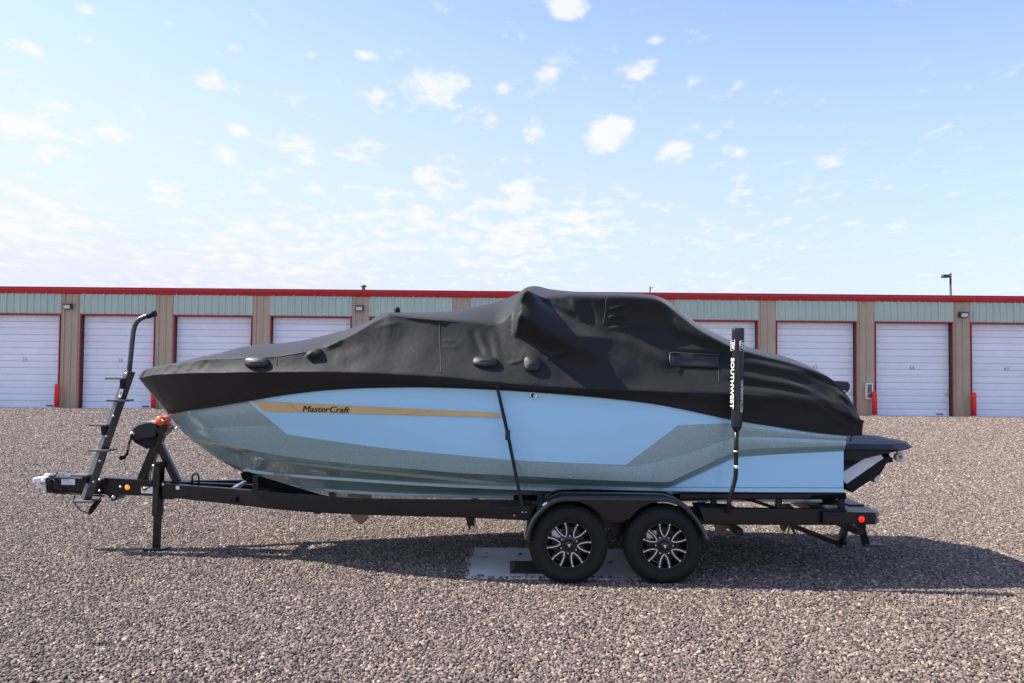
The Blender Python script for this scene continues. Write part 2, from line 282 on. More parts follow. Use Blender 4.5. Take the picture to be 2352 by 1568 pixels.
def scatter():
    pts = []; szs = []
    y = 4.3
    while y < 36.45:
        p = .0215 if y < 9.5 else .0215 * (1 + (y - 9.5) * .07)
        hw = .64 * y + 1.1; n = int(2 * hw / p)
        xs = -hw + (np.arange(n) + rng.uniform(-.5, .5, n)) * p; ys = y + rng.uniform(-.5, .5, n) * p
        keep = np.ones(n, bool)
        jt = rng.uniform(-.01, .035, n); keep &= ~((xs > slabX0 + jt) & (xs < slabX1 - jt) & (ys > slabY0 + jt) & (ys < slabY1 - jt)); zs_add = np.where((xs > slabX0) & (xs < slabX1) & (ys > slabY0) & (ys < slabY1), .02, 0)
        zs = .010 + rng.uniform(-.004, .006, n) + .004 * np.sin(xs * .5 + 1) * np.sin(ys * .8) + .006 * np.sin(xs * 1.7 + ys) * np.sin(ys * 2.3 - xs * .6)
        pts.append(np.stack([xs, ys, zs + zs_add], 1)[keep]); szs.append(np.full(int(keep.sum()), (p / .0215) ** .9)); y += p * .92
    pts = np.concatenate(pts).astype(np.float32)
    me = bpy.data.meshes.new('gravel'); me.vertices.add(len(pts)); me.vertices.foreach_set('co', pts.ravel())
    at_ = me.attributes.new('sz', 'FLOAT', 'POINT'); at_.data.foreach_set('value', np.concatenate(szs).astype(np.float32))
    o = bpy.data.objects.new('gravel', me); COL.objects.link(o)
    tag(o, 'loose rounded grey and brown gravel stones covering the lot', 'gravel', kind='stuff')
    sm = gravel_mat('gravel_stone', True); me.materials.append(sm)
    ng = bpy.data.node_groups.new('gravel_scatter', 'GeometryNodeTree')
    ng.interface.new_socket('Geometry', in_out='INPUT', socket_type='NodeSocketGeometry'); ng.interface.new_socket('Geometry', in_out='OUTPUT', socket_type='NodeSocketGeometry')
    A = lambda t, **k: N(t, ng, **k); L = ng.links.new
    gi, go = A('NodeGroupInput'), A('NodeGroupOutput')
    jn = A('GeometryNodeGeometryToInstance')
    for k in range(7):
        ic = A('GeometryNodeMeshIcoSphere'); ic.inputs['Radius'].default_value = 1; ic.inputs['Subdivisions'].default_value = 2 if k > 3 else 3
        nz = A('ShaderNodeTexNoise', noise_dimensions='4D'); nz.inputs['W'].default_value = k * 7.3 + 1; nz.inputs['Scale'].default_value = .75; nz.inputs['Detail'].default_value = 1.5
        sb = A('ShaderNodeVectorMath', operation='SUBTRACT'); L(nz.outputs['Color'], sb.inputs[0]); sb.inputs[1].default_value = (.5, .5, .5)
        scl = A('ShaderNodeVectorMath', operation='SCALE'); L(sb.outputs[0], scl.inputs[0]); scl.inputs['Scale'].default_value = 1.7
        sp = A('GeometryNodeSetPosition'); L(ic.outputs['Mesh'], sp.inputs['Geometry']); L(scl.outputs[0], sp.inputs['Offset'])
        ss = A('GeometryNodeSetShadeSmooth'); L(sp.outputs[0], ss.inputs[0]); ss.inputs['Shade Smooth'].default_value = k <= 3
        mt = A('GeometryNodeSetMaterial'); L(ss.outputs[0], mt.inputs[0]); mt.inputs['Material'].default_value = sm
        L(mt.outputs[0], jn.inputs[0])
    ip = A('GeometryNodeInstanceOnPoints'); L(gi.outputs[0], ip.inputs['Points']); L(jn.outputs[0], ip.inputs['Instance']); ip.inputs['Pick Instance'].default_value = True
    ri = A('FunctionNodeRandomValue', data_type='INT'); ri.inputs['Min'].default_value = 0; ri.inputs['Max'].default_value = 6
    L([s for s in ri.outputs if s.enabled][0] if any(s.enabled for s in ri.outputs) else ri.outputs[2], ip.inputs['Instance Index'])
    ra = A('FunctionNodeRandomValue', data_type='FLOAT_VECTOR'); ra.inputs[0].default_value = (-.4, -.4, 0); ra.inputs[1].default_value = (.4, .4, 6.283)
    L(ra.outputs[0], ip.inputs['Rotation'])
    rs = A('FunctionNodeRandomValue', data_type='FLOAT_VECTOR'); rs.inputs[0].default_value = (.007, .0062, .005); rs.inputs[1].default_value = (.0155, .0128, .0098)
    rb = A('FunctionNodeRandomValue', data_type='FLOAT'); rb.inputs[2].default_value = .0; rb.inputs[3].default_value = 1.0; rb.inputs['Seed'].default_value = 5
    pw = A('ShaderNodeMath', operation='POWER'); L(rb.outputs[1], pw.inputs[0]); pw.inputs[1].default_value = 5
    ml = A('ShaderNodeMath', operation='MULTIPLY_ADD'); L(pw.outputs[0], ml.inputs[0]); ml.inputs[1].default_value = .75; ml.inputs[2].default_value = 1.0
    sc = A('ShaderNodeVectorMath', operation='SCALE'); L(rs.outputs[0], sc.inputs[0]); na = A('GeometryNodeInputNamedAttribute', data_type='FLOAT'); na.inputs['Name'].default_value = 'sz'; m2_ = A('ShaderNodeMath', operation='MULTIPLY'); L(ml.outputs[0], m2_.inputs[0]); L(na.outputs[0], m2_.inputs[1]); L(m2_.outputs[0], sc.inputs['Scale'])
    L(sc.outputs[0], ip.inputs['Scale']); L(ip.outputs[0], go.inputs[0])
    md = o.modifiers.new('scatter', 'NODES'); md.node_group = ng
    print('gravel stones', len(pts))
scatter()

# ---- concrete drain apron
sl_ = thing('drain_apron', ((slabX0 + slabX1) / 2, (slabY0 + slabY1) / 2, 0), 'pale concrete drain apron set flush in the gravel under the trailer wheels', 'drain')
gx0, gx1 = GP(1176, 1304).x, GP(1176, 1304).x + .62; gy0, gy1 = GP(1180, 1317).y, GP(1180, 1292).y
zt, zd = .022, .004
o_ = [(slabX0, slabY0), (slabX1, slabY0), (slabX1, slabY1), (slabX0, slabY1)]; i_ = [(gx0, gy0), (gx1, gy0), (gx1, gy1), (gx0, gy1)]
m = MB(); vs_ = [(x, y, zt) for x, y in o_] + [(x, y, zd) for x, y in i_] + [(x, y, -.1) for x, y in o_] + [(x, y, -.12) for x, y in i_]
fs = [(k, (k + 1) % 4, 4 + (k + 1) % 4, 4 + k) for k in range(4)] + [(k, 8 + k, 8 + (k + 1) % 4, (k + 1) % 4) for k in range(4)] + [(4 + k, 4 + (k + 1) % 4, 12 + (k + 1) % 4, 12 + k) for k in range(4)] + [(12, 13, 14, 15)]
m.add(vs_, fs).build('slab', concrete, sl_)
gr = MB()
for (a, b, c, d) in ((gx0 - .02, gy0 - .02, gx1 + .02, gy0 + .012), (gx0 - .02, gy1 - .012, gx1 + .02, gy1 + .02), (gx0 - .02, gy0 + .012, gx0 + .03, gy1 - .012), (gx1 - .03, gy0 + .012, gx1 + .02, gy1 - .012)):
    gr.box(((a + c) / 2, (b + d) / 2, .006), (c - a, d - b, .018))
go_ = gr.build('grate', galv_dark, sl_)
nb = 9
for k in range(nb):
    y = gy0 + .03 + (gy1 - gy0 - .06) * k / (nb - 1)
    MB().box(((gx0 + gx1) / 2, y, .004), (gx1 - gx0 - .07, .018, .016)).build('grate_bar', galv_dark, go_)
stone_m = bpy.data.materials['gravel_stone']
for (px, py, r) in ((1110, 1284, .02), (1116, 1282, .014), (1194, 1277, .02), (1104, 1328, .024), (1209, 1323, .016), (1403, 1297, .024), (1117, 1273, .012), (1098, 1285, .01)):
    p = GP(px, py); bm = bmesh.new(); bmesh.ops.create_icosphere(bm, subdivisions=2, radius=1)
    for v in bm.verts: v.co = Vector((v.co.x * r * 1.2, v.co.y * r, v.co.z * r * .6)) * (1 + .2 * math.sin(v.co.x * 3 + px) + .15 * math.cos(v.co.y * 4)) + Vector((p.x, p.y, zt * .6 + r * .45))
    me = bpy.data.meshes.new('stray_stone'); bm.to_mesh(me); bm.free(); me.materials.append(stone_m)
    for f in me.polygons: f.use_smooth = True
    o = bpy.data.objects.new('stray_stone', me); COL.objects.link(o)
    tag(o, 'small dark stone lying loose on the concrete drain apron', 'stone', 'stones strayed onto the drain apron')

# ================================================================== STORAGE BUILDING
BY = 37.2; ZE0, ZE1, ZD = 5.20, 5.44, 4.19
bx = lambda px: (px - CX) / F * BY
bld = thing('storage_building', (0, BY, 0), 'long low storage unit building with white roll-up doors and red roof trim', 'building')
doors = [(-268, -92, 34), (-40, 136, 35), (185, 353, 36), (400, 576, 37), (622, 804, 38), (850, 1035, 39), (1083, 1266, 40), (1316, 1500, 41), (1552, 1739, 42), (1785, 1966, 43), (2012, 2187, 44), (2232, 2405, 45), (2452, 2622, 46)]
def ribbed(x0, x1, z0, z1, name, m_, y, phase):
    # steel sheet with raised ribs every 305 mm and two low stiffeners between
    prof = []; x = x0; pitch = .305
    k = math.ceil((x0 - phase) / pitch - .2); prof.append((x0, 0))
    while phase + k * pitch < x1 - .05:
        c = phase + k * pitch
        big = .06 if k % 3 == 0 else .042
        for (dx, d) in ((-.034, 0), (-.022, big), (.022, big), (.034, 0), (.10, 0), (.112, .006), (.128, .006), (.14, 0), (.19, 0), (.202, .006), (.218, .006), (.23, 0)):
            if x0 + .002 < c + dx < x1 - .002: prof.append((c + dx, d))
        k += 1
    prof.append((x1, 0)); mb = MB(); n = len(prof)
    mb.add([(px_, y - d, z0) for px_, d in prof] + [(px_, y - d, z1) for px_, d in prof], [(i, i + 1, n + i + 1, n + i) for i in range(n - 1)])
    return mb.build(name, m_, bld, fix=False)
prev = bx(-420)
fr = .055
for i, (a, b, num) in enumerate(doors):
    x0, x1 = bx(a), bx(b)
    ribbed(prev, x0 - fr, 0, ZE0, 'pier_panel', tan, BY, prev + .14)
    ribbed(x0 - fr, x1 + fr, ZD + fr, ZE0, 'header_panel', green, BY - .02, x0 + .1)
    # opening frame
    fm = MB()
    fm.box(((x0 + x1) / 2, BY - .012, ZD + fr / 2 + .01), (x1 - x0 + 2 * fr, .09, fr))
    fm.box((x0 - fr / 2 + .01, BY - .012, ZD / 2), (fr * .5, .085, ZD)); fm.box((x1 + fr / 2 - .01, BY - .012, ZD / 2), (fr * .5, .085, ZD))
    fm.build('door_trim', redtrim, bld)
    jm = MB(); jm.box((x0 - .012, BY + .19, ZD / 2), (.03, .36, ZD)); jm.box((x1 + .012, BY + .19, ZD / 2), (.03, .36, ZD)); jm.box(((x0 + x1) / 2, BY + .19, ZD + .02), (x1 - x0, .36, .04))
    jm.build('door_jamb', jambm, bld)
    # roll-up curtain of interlocked slats
    yd = BY + .26; ns = 14; hz_ = ZD / ns
    dr = MB(); dr.box(((x0 + x1) / 2, yd + .06, ZD / 2), (x1 - x0, .03, ZD - .01)); dr.box(((x0 + x1) / 2, yd - .01, .05), (x1 - x0 - .06, .07, .1))
    dro = dr.build('door', doorm, bld)
    for k in range(ns):
        z0, z1 = k * hz_ + (.1 if k == 0 else .006), (k + 1) * hz_ - .004; q = MB()
        zz = [(z0, .012), (z0 + .010, 0), ((z0 * 2 + z1) / 3, -.004), ((z0 + 2 * z1) / 3, -.004), (z1 - .012, 0), (z1, .012)]
        q.add([(x0 + .02, yd + d, z) for z, d in zz] + [(x1 - .02, yd + d, z) for z, d in zz], [(j, 6 + j, 7 + j, j + 1) for j in range(5)])
        q.build('slat', doorm, dro, fix=False)
    tv, tf, asp = text_mesh(str(num)); h = .18; cxn = (x0 + x1) / 2 + (.05 if num < 40 else .02); zn = 2.17
    MB().add([(cxn + (u - .5) * h * asp, yd - .009, zn + (v - .5) * h) for u, v in tv], tf).build('door_number', greyprint, dro, fix=False)
    hd = MB(); hd.box((x1 - .16, yd - .035, 1.02), (.12, .05, .09)); hd.box((x1 - .10, yd - .06, 1.03), (.03, .03, .16)); hd.build('latch', zinc, dro)
    hd = MB(); hd.box(((x0 + x1) / 2 + 1.25, yd - .055, .1), (.3, .04, .04)); hd.build('lift_handle', blackm, dro)
    prev = x1 + fr
ribbed(prev, bx(2800), 0, ZE0, 'pier_panel', tan, BY, prev + .14)
xl, xr = bx(-420), bx(2800)
# eave gutter: folded red profile
prof = [(BY + .05, ZE0 - .06), (BY - .05, ZE0 - .06), (BY - .10, ZE0 - .02), (BY - .17, ZE0 + .13), (BY - .17, ZE1 - .05), (BY - .19, ZE1 - .03), (BY - .19, ZE1), (BY - .15, ZE1 + .004), (BY + .05, ZE1 + .004)]
for k in range(9):
    a, b = xl + (xr - xl) * k / 9, xl + (xr - xl) * (k + 1) / 9 - .004
    MB().prism([(a, y, z) for y, z in prof], (b - a, 0, 0)).build('eave_trim', redtrim, bld)
rf = MB(); rf.add([(xl, BY + .06, ZE1), (xr, BY + .06, ZE1), (xr, BY + 12, ZE1 + .35), (xl, BY + 12, ZE1 + .35)], [(0, 1, 2, 3)]); rf.build('roof', roofm, bld, fix=False)
bk = MB(); bk.add([(xl, BY + 12, 0), (xr, BY + 12, 0), (xr, BY + 12, ZE1 + .35), (xl, BY + 12, ZE1 + .35), (xl, BY, 0), (xl, BY, ZE1), (xr, BY, 0), (xr, BY, ZE1)], [(0, 1, 2, 3), (4, 0, 3, 5), (6, 7, 2, 1)]); bk.build('end_wall', tan, bld, fix=False)
apr = MB(); apr.box(((xl + xr) / 2, BY - .35, -.03), (xr - xl, .9, .075)); tag(apr.build('foot_shade_strip', mat('foot_shade', (.16, .155, .15), .9, var=(2, .2), bump=(30, .4, .01))), 'dark added sill strip along the foot of the storage doors', 'shade', kind='structure')  # dark strip added to stand for the shade at the wall foot

for (px, py, lab) in ((157, 703, 'dark wall lamp above the dull red bollard at door 35'), (826, 707, 'dark wall lamp on the pier below the roof vent'), (2212, 722, 'dark wall lamp on the pier beyond the tall lamp post and cabinet')):
    p = P(px, py, BY - .1); t = thing('wall_lamp', (p.x, BY - .05, p.z - .12), lab, 'wall lamp', 'wall lamps under the eaves')
    h = MB(); h.prism([(p.x - .18, BY - .04, p.z + .12), (p.x - .18, BY - .27, p.z + .12), (p.x - .18, BY - .27, p.z + .05), (p.x - .18, BY - .20, p.z - .13), (p.x - .18, BY - .04, p.z - .13)], (.36, 0, 0)); h.build('housing', bronze_metal, t, bevel=.012)
    l_ = MB(); l_.add([(p.x - .14, BY - .275, p.z + .04), (p.x + .14, BY - .275, p.z + .04), (p.x + .14, BY - .212, p.z - .11), (p.x - .14, BY - .212, p.z - .11), (p.x - .14, BY - .25, p.z + .04), (p.x + .14, BY - .25, p.z + .04), (p.x + .14, BY - .19, p.z - .11), (p.x - .14, BY - .19, p.z - .11)], [(0, 1, 2, 3), (7, 6, 5, 4), (0, 4, 5, 1), (1, 5, 6, 2), (2, 6, 7, 3), (3, 7, 4, 0)]); l_.build('lens', lens, t)
p = P(1993, 898, BY); fx = thing('extinguisher_cabinet', (p.x, BY - .05, p.z - .36), 'white fire extinguisher cabinet with clear front beside door 44', 'cabinet')
c = MB(); hw, hh = .15, .36
for (x, z, sx, sz) in ((0, hh - .03, .3, .06), (0, -hh + .03, .3, .06), (-hw + .025, 0, .05, .6), (hw - .025, 0, .05, .6)): c.box((p.x + x, BY - .13, p.z + z), (sx, .16, sz))
c.box((p.x, BY - .05, p.z), (.29, .015, .68)); c.build('case', white, fx, bevel=.008)
e_ = MB(); e_.lathe([(.0, -.27), (.07, -.27), (.075, -.2), (.075, -.0), (.05, .06), (.025, .08), (.025, .14), (0, .14)], (p.x, BY - .12, p.z), 'Z', 16); e_.build('extinguisher', redpost, fx)
e_ = MB(); e_.box((p.x, BY - .2, p.z - .08), (.09, .005, .14)); e_.build('instruction_card', whiteprint, fx)
gl = mat('cabinet_glass', (.75, .72, .68), .05, trans=.95); e_ = MB(); e_.box((p.x, BY - .206, p.z), (.2, .004, .6)); e_.build('pane', gl, fx)
for (px, py0, lab) in ((130, 935, 'dull red bollard beside white door 35'), (352, 937, 'dull red bollard by door 36, half hidden behind the bow'), (2009, 957, 'bright red bollard between the extinguisher cabinet and door 44'), (2237, 959, 'bright red bollard beside white door 45')):
    p = GP(px, py0); y = BY - .3; x = p.x * y / p.y
    b = MB(); b.lathe([(.0, -.02), (.105, -.02), (.105, 1.02), (.10, 1.05), (.075, 1.08), (.035, 1.095), (0, 1.1)], (x, y, 0), 'Z', 24)
    bo = b.build('bollard', redpost); tag(bo, lab, 'bollard', 'red bollards at the door jambs')
    MB().lathe([(.107, .0), (.112, .01), (.112, .05), (.107, .06)], (x, y, 0), 'Z', 24).build('base_ring', concrete, bo)
# things beyond and on the roof
p0, p1 = P(835, 664, BY + 2), P(835, 657, BY + 2)
rv = thing('roof_vent', (p0.x, BY + 2, p0.z), 'small dark roof vent cap on the red-trimmed roof', 'vent'); zb = ZE1 + .05
MB().lathe([(.08, 0), (.08, p1.z - zb - .02)], (p0.x, BY + 2, zb), 'Z', 12).build('pipe', bronze_metal, rv)
MB().lathe([(0, .08), (.1, .07), (.15, .0), (.13, -.03), (0, -.03)], (p0.x, BY + 2, p1.z - .02), 'Z', 14).build('cap', bronze_metal, rv)
YP = 62.0; a, b = P(2184, 700, YP), P(2183, 627, YP)
lp = thing('lamp_post', (b.x, YP, 0), 'tall dark lamp post with box head rising behind the building', 'lamp post')
MB().tube([(b.x, YP, 0), (b.x, YP, b.z)], [.11, .075], 12).build('pole', bronze_metal, lp)
hd = MB(); q = P(2171, 634, YP); hd.box((q.x, YP, q.z), (.46, .42, .24)); hd.build('lamp_head', bronze_metal, lp, bevel=.04)
hd = MB(); hd.box(((q.x + b.x) / 2 + .1, YP, q.z), (.3, .08, .08)); hd.build('arm', bronze_metal, lp)
YP = 120.0; b = P(1493, 657, YP)
up = thing('utility_pole', (b.x, YP, 0), 'thin far utility pole showing above the red roof edge', 'utility pole')
wood = mat('weathered_wood', (.16, .12, .09), .9, var=(3, .2))
MB().tube([(b.x, YP, 0), (b.x, YP, b.z)], [.17, .12], 10).build('pole', wood, up)
MB().bar((b.x - .1, YP, b.z - .45), (b.x + .55, YP, b.z - .1), .08, .1).build('cross_arm', wood, up)

# ================================================================== BOAT HULL
def line(rows):                                 # rows (px, py, half) -> dense XYZ by X
    rows = np.array(rows, float); xs = np.linspace(rows[0, 0], rows[-1, 0], 400)
    py = pchip(rows[:, 0], rows[:, 1], xs); hf = pchip(rows[:, 0], rows[:, 2], xs)
    pts = np.array([tuple(P(a, b, YC - c)) for a, b, c in zip(xs, py, hf)])
    # keep X increasing
    k = np.concatenate([[True], np.diff(np.maximum.accumulate(pts[:, 0])) > 1e-6]); pts = pts[k]
    return pts
keel = line([(318, 868, 0), (352, 910, 0), (385, 950, 0), (426, 998, 0), (470, 1032, 0), (516, 1063, 0), (551, 1081, 0), (620, 1108, 0), (700, 1130, 0), (800, 1145, 0), (1000, 1152, 0), (1850, 1154, 0)])
Gl = line([(318, 868, 0), (321, 867.6, .13), (327, 866.5, .24), (338, 864.5, .36), (360, 861, .5), (400, 859, .66), (480, 857, .86), (560, 856, .98), (640, 855, 1.06), (760, 855, 1.15), (900, 860, 1.22), (1010, 866, 1.26), (1140, 879, 1.28), (1240, 887, 1.29), (1400, 895, 1.29), (1500, 898, 1.28), (1600, 900, 1.26), (1700, 906, 1.24), (1850, 925, 1.2), (1930, 945, 1.17), (1972, 965, 1.15)])
C_rows = [(388, 950, 0.0), (410, 946, .13), (440, 941, .28), (480, 935, .43), (570, 920, .68), (640, 908, .82), (700, 900, .92), (760, 894, 1.0), (870, 889, 1.09), (960, 888, 1.13), (1050, 890, 1.16), (1140, 894, 1.19), (1300, 905, 1.215), (1400, 914, 1.22), (1500, 926, 1.22), (1560, 937, 1.215), (1690, 964, 1.19), (1760, 975, 1.17), (1880, 992, 1.14), (1955, 999, 1.12), (1975, 1000, 1.11)]
Cl = line(C_rows)
Tl_rows = [(430, 1004, 0), (480, 1014, .23), (530, 1025, .41), (653, 1047, .68), (776, 1062, .87), (916, 1074, 1.0), (1057, 1086, 1.08), (1180, 1092, 1.13), (1350, 1101, 1.165), (1500, 1106.5, 1.17), (1536, 1107, 1.17), (1550, 1101, 1.17), (1580, 1087, 1.17), (1650, 1054, 1.166), (1680, 1040, 1.165), (1700, 1033, 1.163), (1943, 1024, 1.12)]
Tl = line(Tl_rows)
Ll = line([(436, 1008, 0), (500, 1027, .14), (565, 1044.5, .27), (646, 1057, .43), (776, 1071, .64), (916, 1085, .79), (1057, 1098.5, .90), (1180, 1109, .96), (1350, 1116, 1.02), (1510, 1120, 1.07), (1540, 1120.5, 1.085), (1556, 1113, 1.09), (1590, 1098, 1.095), (1660, 1066, 1.10), (1684, 1055, 1.10), (1705, 1050, 1.10), (1943, 1036, 1.065)])
Hl = line([(440, 1011, 0), (520, 1035, .14), (565, 1047.5, .24), (646, 1062, .41), (776, 1077.5, .62), (916, 1092, .77), (1057, 1106, .88), (1180, 1115, .945), (1300, 1121, .99), (1532, 1128, 1.07), (1700, 1130, 1.095), (1943, 1131, 1.06)])
S1 = line([(556, 1079, .0), (600, 1085, .12), (670, 1092, .27), (811, 1102, .50), (986, 1113, .67), (1180, 1121, .77), (1400, 1128, .82), (1900, 1134, .82)])
S2 = line([(640, 1112, .0), (653, 1114, .06), (740, 1125, .22), (881, 1134, .38), (1022, 1139, .46), (1400, 1146, .52), (1900, 1150, .52)])
XB, XT = keel[0, 0] + .002, float(Tl[-1, 0])
NX = 240
XS = XB + (XT - XB) * (np.linspace(0, 1, NX) ** 1.25)
zk = np.interp(XS, keel[:, 0], keel[:, 2])
def at(Lp, dz=0, dh=0):
    h = np.interp(XS, Lp[:, 0], YC - Lp[:, 1], left=0) + dh; z = np.interp(XS, Lp[:, 0], Lp[:, 2]) + dz
    out = (XS < Lp[0, 0]) | (z <= zk); h = np.where(out, 0, np.maximum(h, 0)); z = np.where(out, zk, z)
    return h, z
def smooth(a, it=2):
    for _ in range(it): a[1:-1] = (a[:-2] + 2 * a[1:-1] + a[2:]) / 4
    return a
hC, zC = at(Cl); hT, zT = at(Tl); hL, zL = at(Ll); hH, zH = at(Hl); hG, zG = at(Gl)
# facet line in the blue panel: between C and T, pushed out a little
Fz = line([(420, 990, .05), (560, 978, .5), (681, 976, .7), (881, 1011, 1), (1180, 1047, 1), (1437, 1066, 1), (1560, 1040, 1), (1700, 1000, 1), (1943, 1010, 1)])
zF = np.interp(XS, Fz[:, 0], Fz[:, 2]); zF = np.clip(zF, zT + .1 * (zC - zT), zC - .1 * (zC - zT))
tt = np.where(zC - zT > 1e-4, (zF - zT) / np.maximum(zC - zT, 1e-4), .5)
bul = np.interp(XS, [XB, -2.6, -1.9, .6, 1.2, XT], [0, 0, .022, .022, 0, 0])
hF = hT + (hC - hT) * tt + bul
h1, z1 = at(S1); h2, z2 = at(S2)
def pair(h, z, w_=.028):                       # spray rail: upright outer face then a flat ledge back in
    ok = h > .01
    return [(h, np.where(ok, z + w_ / 2, z)), (h + np.where(ok, .003, 0), np.where(ok, z - w_ / 2, z)), (np.maximum(h - np.where(ok, .035, 0), 0), np.where(ok, z - w_ / 2 - .004, z))]
p1_, p2_ = pair(h1, z1), pair(h2, z2)
rows = []
def seg(a, b, n, end=False, arc=0.0):
    for k in range(n + (1 if end else 0)):
        t = k / n; rows.append((a[0] + (b[0] - a[0]) * t + arc * np.sin(math.pi * t) * np.minimum(1, a[0] * 3), a[1] + (b[1] - a[1]) * t))
seg((hG - .02, zG), (hC, zC), 3); iC = 3
seg((hC, zC), (hF, zF), 5, arc=.012); seg((hF, zF), (hT, zT), 5, arc=.006); iT = len(rows); seg((hT, zT), (hL, zL), 1); iL = len(rows); seg((hL, zL), (hH, zH), 2); iH = len(rows)
seg((hH, zH), p1_[0], 3); seg(p1_[0], p1_[1], 1); seg(p1_[1], p1_[2], 1); seg(p1_[2], p2_[0], 3); seg(p2_[0], p2_[1], 1); seg(p2_[1], p2_[2], 1); seg(p2_[2], (np.zeros(NX), zk), 3, True)
# paint: pale blue panels over grey-green metal flake, split by straight boundaries in side view
def hull_xz(px, py):                           # side-view place of a pixel on the topside
    Y = 7.75
    for _ in range(6):
        p = P(px, py, Y); hh = np.interp(p.x, XS, hC); ht = np.interp(p.x, XS, hT); a, b = np.interp(p.x, XS, zC), np.interp(p.x, XS, zT)
        t = min(1, max(0, (p.z - b) / max(1e-4, a - b))); Y = YC - (ht + (hh - ht) * t)
    return p.x, p.z
def paint_mat():
    m = bpy.data.materials.new('hull_gelcoat'); m.use_nodes = True; t = m.node_tree; b = t.nodes['Principled BSDF']; L = t.links.new
    geo = t.nodes.new('ShaderNodeNewGeometry'); sep = t.nodes.new('ShaderNodeSeparateXYZ'); L(geo.outputs['Position'], sep.inputs[0])
    def half(p, q):                            # 1 above the line p->q (side view)
        (xa, za), (xb_, zb_) = hull_xz(*p), hull_xz(*q); s_ = (zb_ - za) / (xb_ - xa)
        ma = t.nodes.new('ShaderNodeMath'); ma.operation = 'MULTIPLY_ADD'; L(sep.outputs[0], ma.inputs[0]); ma.inputs[1].default_value = -s_; ma.inputs[2].default_value = -(za - s_ * xa)
        su = t.nodes.new('ShaderNodeMath'); su.operation = 'ADD'; L(sep.outputs[2], su.inputs[0]); L(ma.outputs[0], su.inputs[1])
        gt = t.nodes.new('ShaderNodeMath'); gt.operation = 'GREATER_THAN'; L(su.outputs[0], gt.inputs[0]); gt.inputs[1].default_value = 0; return gt.outputs[0]
    def op(o_, a, c):
        n = t.nodes.new('ShaderNodeMath'); n.operation = o_
        for s_, v in ((0, a), (1, c)):
            if isinstance(v, (int, float)): n.inputs[s_].default_value = v
            else: L(v, n.inputs[s_])
        return n.outputs[0]
    low = op('MINIMUM', op('MINIMUM', half((660, 997), (881, 1028)), half((881, 1028), (1180, 1056))), half((1180, 1056), (1437, 1067)))
    ft = half((570, 921), (660, 997))
    aft = op('MAXIMUM', half((1437, 1067), (1557, 976)), half((1557, 976), (1745, 968)))
    b1 = op('MINIMUM', op('MINIMUM', low, ft), aft)
    n2 = op('SUBTRACT', 1, op('MAXIMUM', half((1540, 1121), (1690, 1052)), half((1700, 1050), (1943, 1036))))
    x2 = t.nodes.new('ShaderNodeMath'); x2.operation = 'GREATER_THAN'; L(sep.outputs[0], x2.inputs[0]); x2.inputs[1].default_value = hull_xz(1500, 1110)[0]
    zlo = t.nodes.new('ShaderNodeMath'); zlo.operation = 'GREATER_THAN'; L(sep.outputs[2], zlo.inputs[0]); zlo.inputs[1].default_value = float(np.interp(2.9, XS, zH)) + .004
    b2 = op('MINIMUM', op('MINIMUM', n2, x2.outputs[0]), zlo.outputs[0])
    blue = op('MAXIMUM', b1, b2)
    # metal flake, its glints put into the base colour as sparse bright spots
    vo = t.nodes.new('ShaderNodeTexVoronoi'); vo.inputs['Scale'].default_value = 320; L(geo.outputs['Position'], vo.inputs['Vector'])
    sc = t.nodes.new('ShaderNodeSeparateColor'); L(vo.outputs['Color'], sc.inputs[0])
    mr = t.nodes.new('ShaderNodeMapRange'); L(sc.outputs[0], mr.inputs['Value']); mr.inputs['To Min'].default_value = .75; mr.inputs['To Max'].default_value = 1.3
    hs = t.nodes.new('ShaderNodeHueSaturation'); hs.inputs['Color'].default_value = (.25, .385, .395, 1); L(mr.outputs['Result'], hs.inputs['Value'])
    vo2 = t.nodes.new('ShaderNodeTexVoronoi'); vo2.inputs['Scale'].default_value = 75; L(geo.outputs['Position'], vo2.inputs['Vector'])
    s2 = t.nodes.new('ShaderNodeSeparateColor'); L(vo2.outputs['Color'], s2.inputs[0])
    pick = t.nodes.new('ShaderNodeMath'); pick.operation = 'GREATER_THAN'; L(s2.outputs[1], pick.inputs[0]); pick.inputs[1].default_value = .962
    near = t.nodes.new('ShaderNodeMath'); near.operation = 'LESS_THAN'; L(vo2.outputs['Distance'], near.inputs[0]); near.inputs[1].default_value = .22
    gl_ = op('MULTIPLY', pick.outputs[0], near.outputs[0])
    gx = t.nodes.new('ShaderNodeMixRGB'); L(gl_, gx.inputs[0]); L(hs.outputs['Color'], gx.inputs[1]); 
    vv = t.nodes.new('ShaderNodeHueSaturation'); L(vo2.outputs['Color'], vv.inputs['Color']); vv.inputs['Saturation'].default_value = .5; vv.inputs['Value'].default_value = 1.0; L(vv.outputs['Color'], gx.inputs[2])
    mx = t.nodes.new('ShaderNodeMixRGB'); L(blue, mx.inputs[0]); L(gx.outputs[0], mx.inputs[1]); mx.inputs[2].default_value = (.35, .67, .86, 1)
    L(mx.outputs[0], b.inputs['Base Color']); b.inputs['Roughness'].default_value = .32; b.inputs['Coat Weight'].default_value = 1.0; b.inputs['Coat Roughness'].default_value = .05
    me_ = t.nodes.new('ShaderNodeMath'); me_.operation = 'MULTIPLY_ADD'; L(blue, me_.inputs[0]); me_.inputs[1].default_value = -.2; me_.inputs[2].default_value = .22; L(me_.outputs[0], b.inputs['Metallic'])
    nz = t.nodes.new('ShaderNodeTexNoise'); nz.inputs['Scale'].default_value = 2.2; L(geo.outputs['Position'], nz.inputs['Vector'])
    bp = t.nodes.new('ShaderNodeBump'); bp.inputs['Strength'].default_value = .12; bp.inputs['Distance'].default_value = .02; L(nz.outputs['Fac'], bp.inputs['Height']); L(bp.outputs['Normal'], b.inputs['Coat Normal'])
    return m
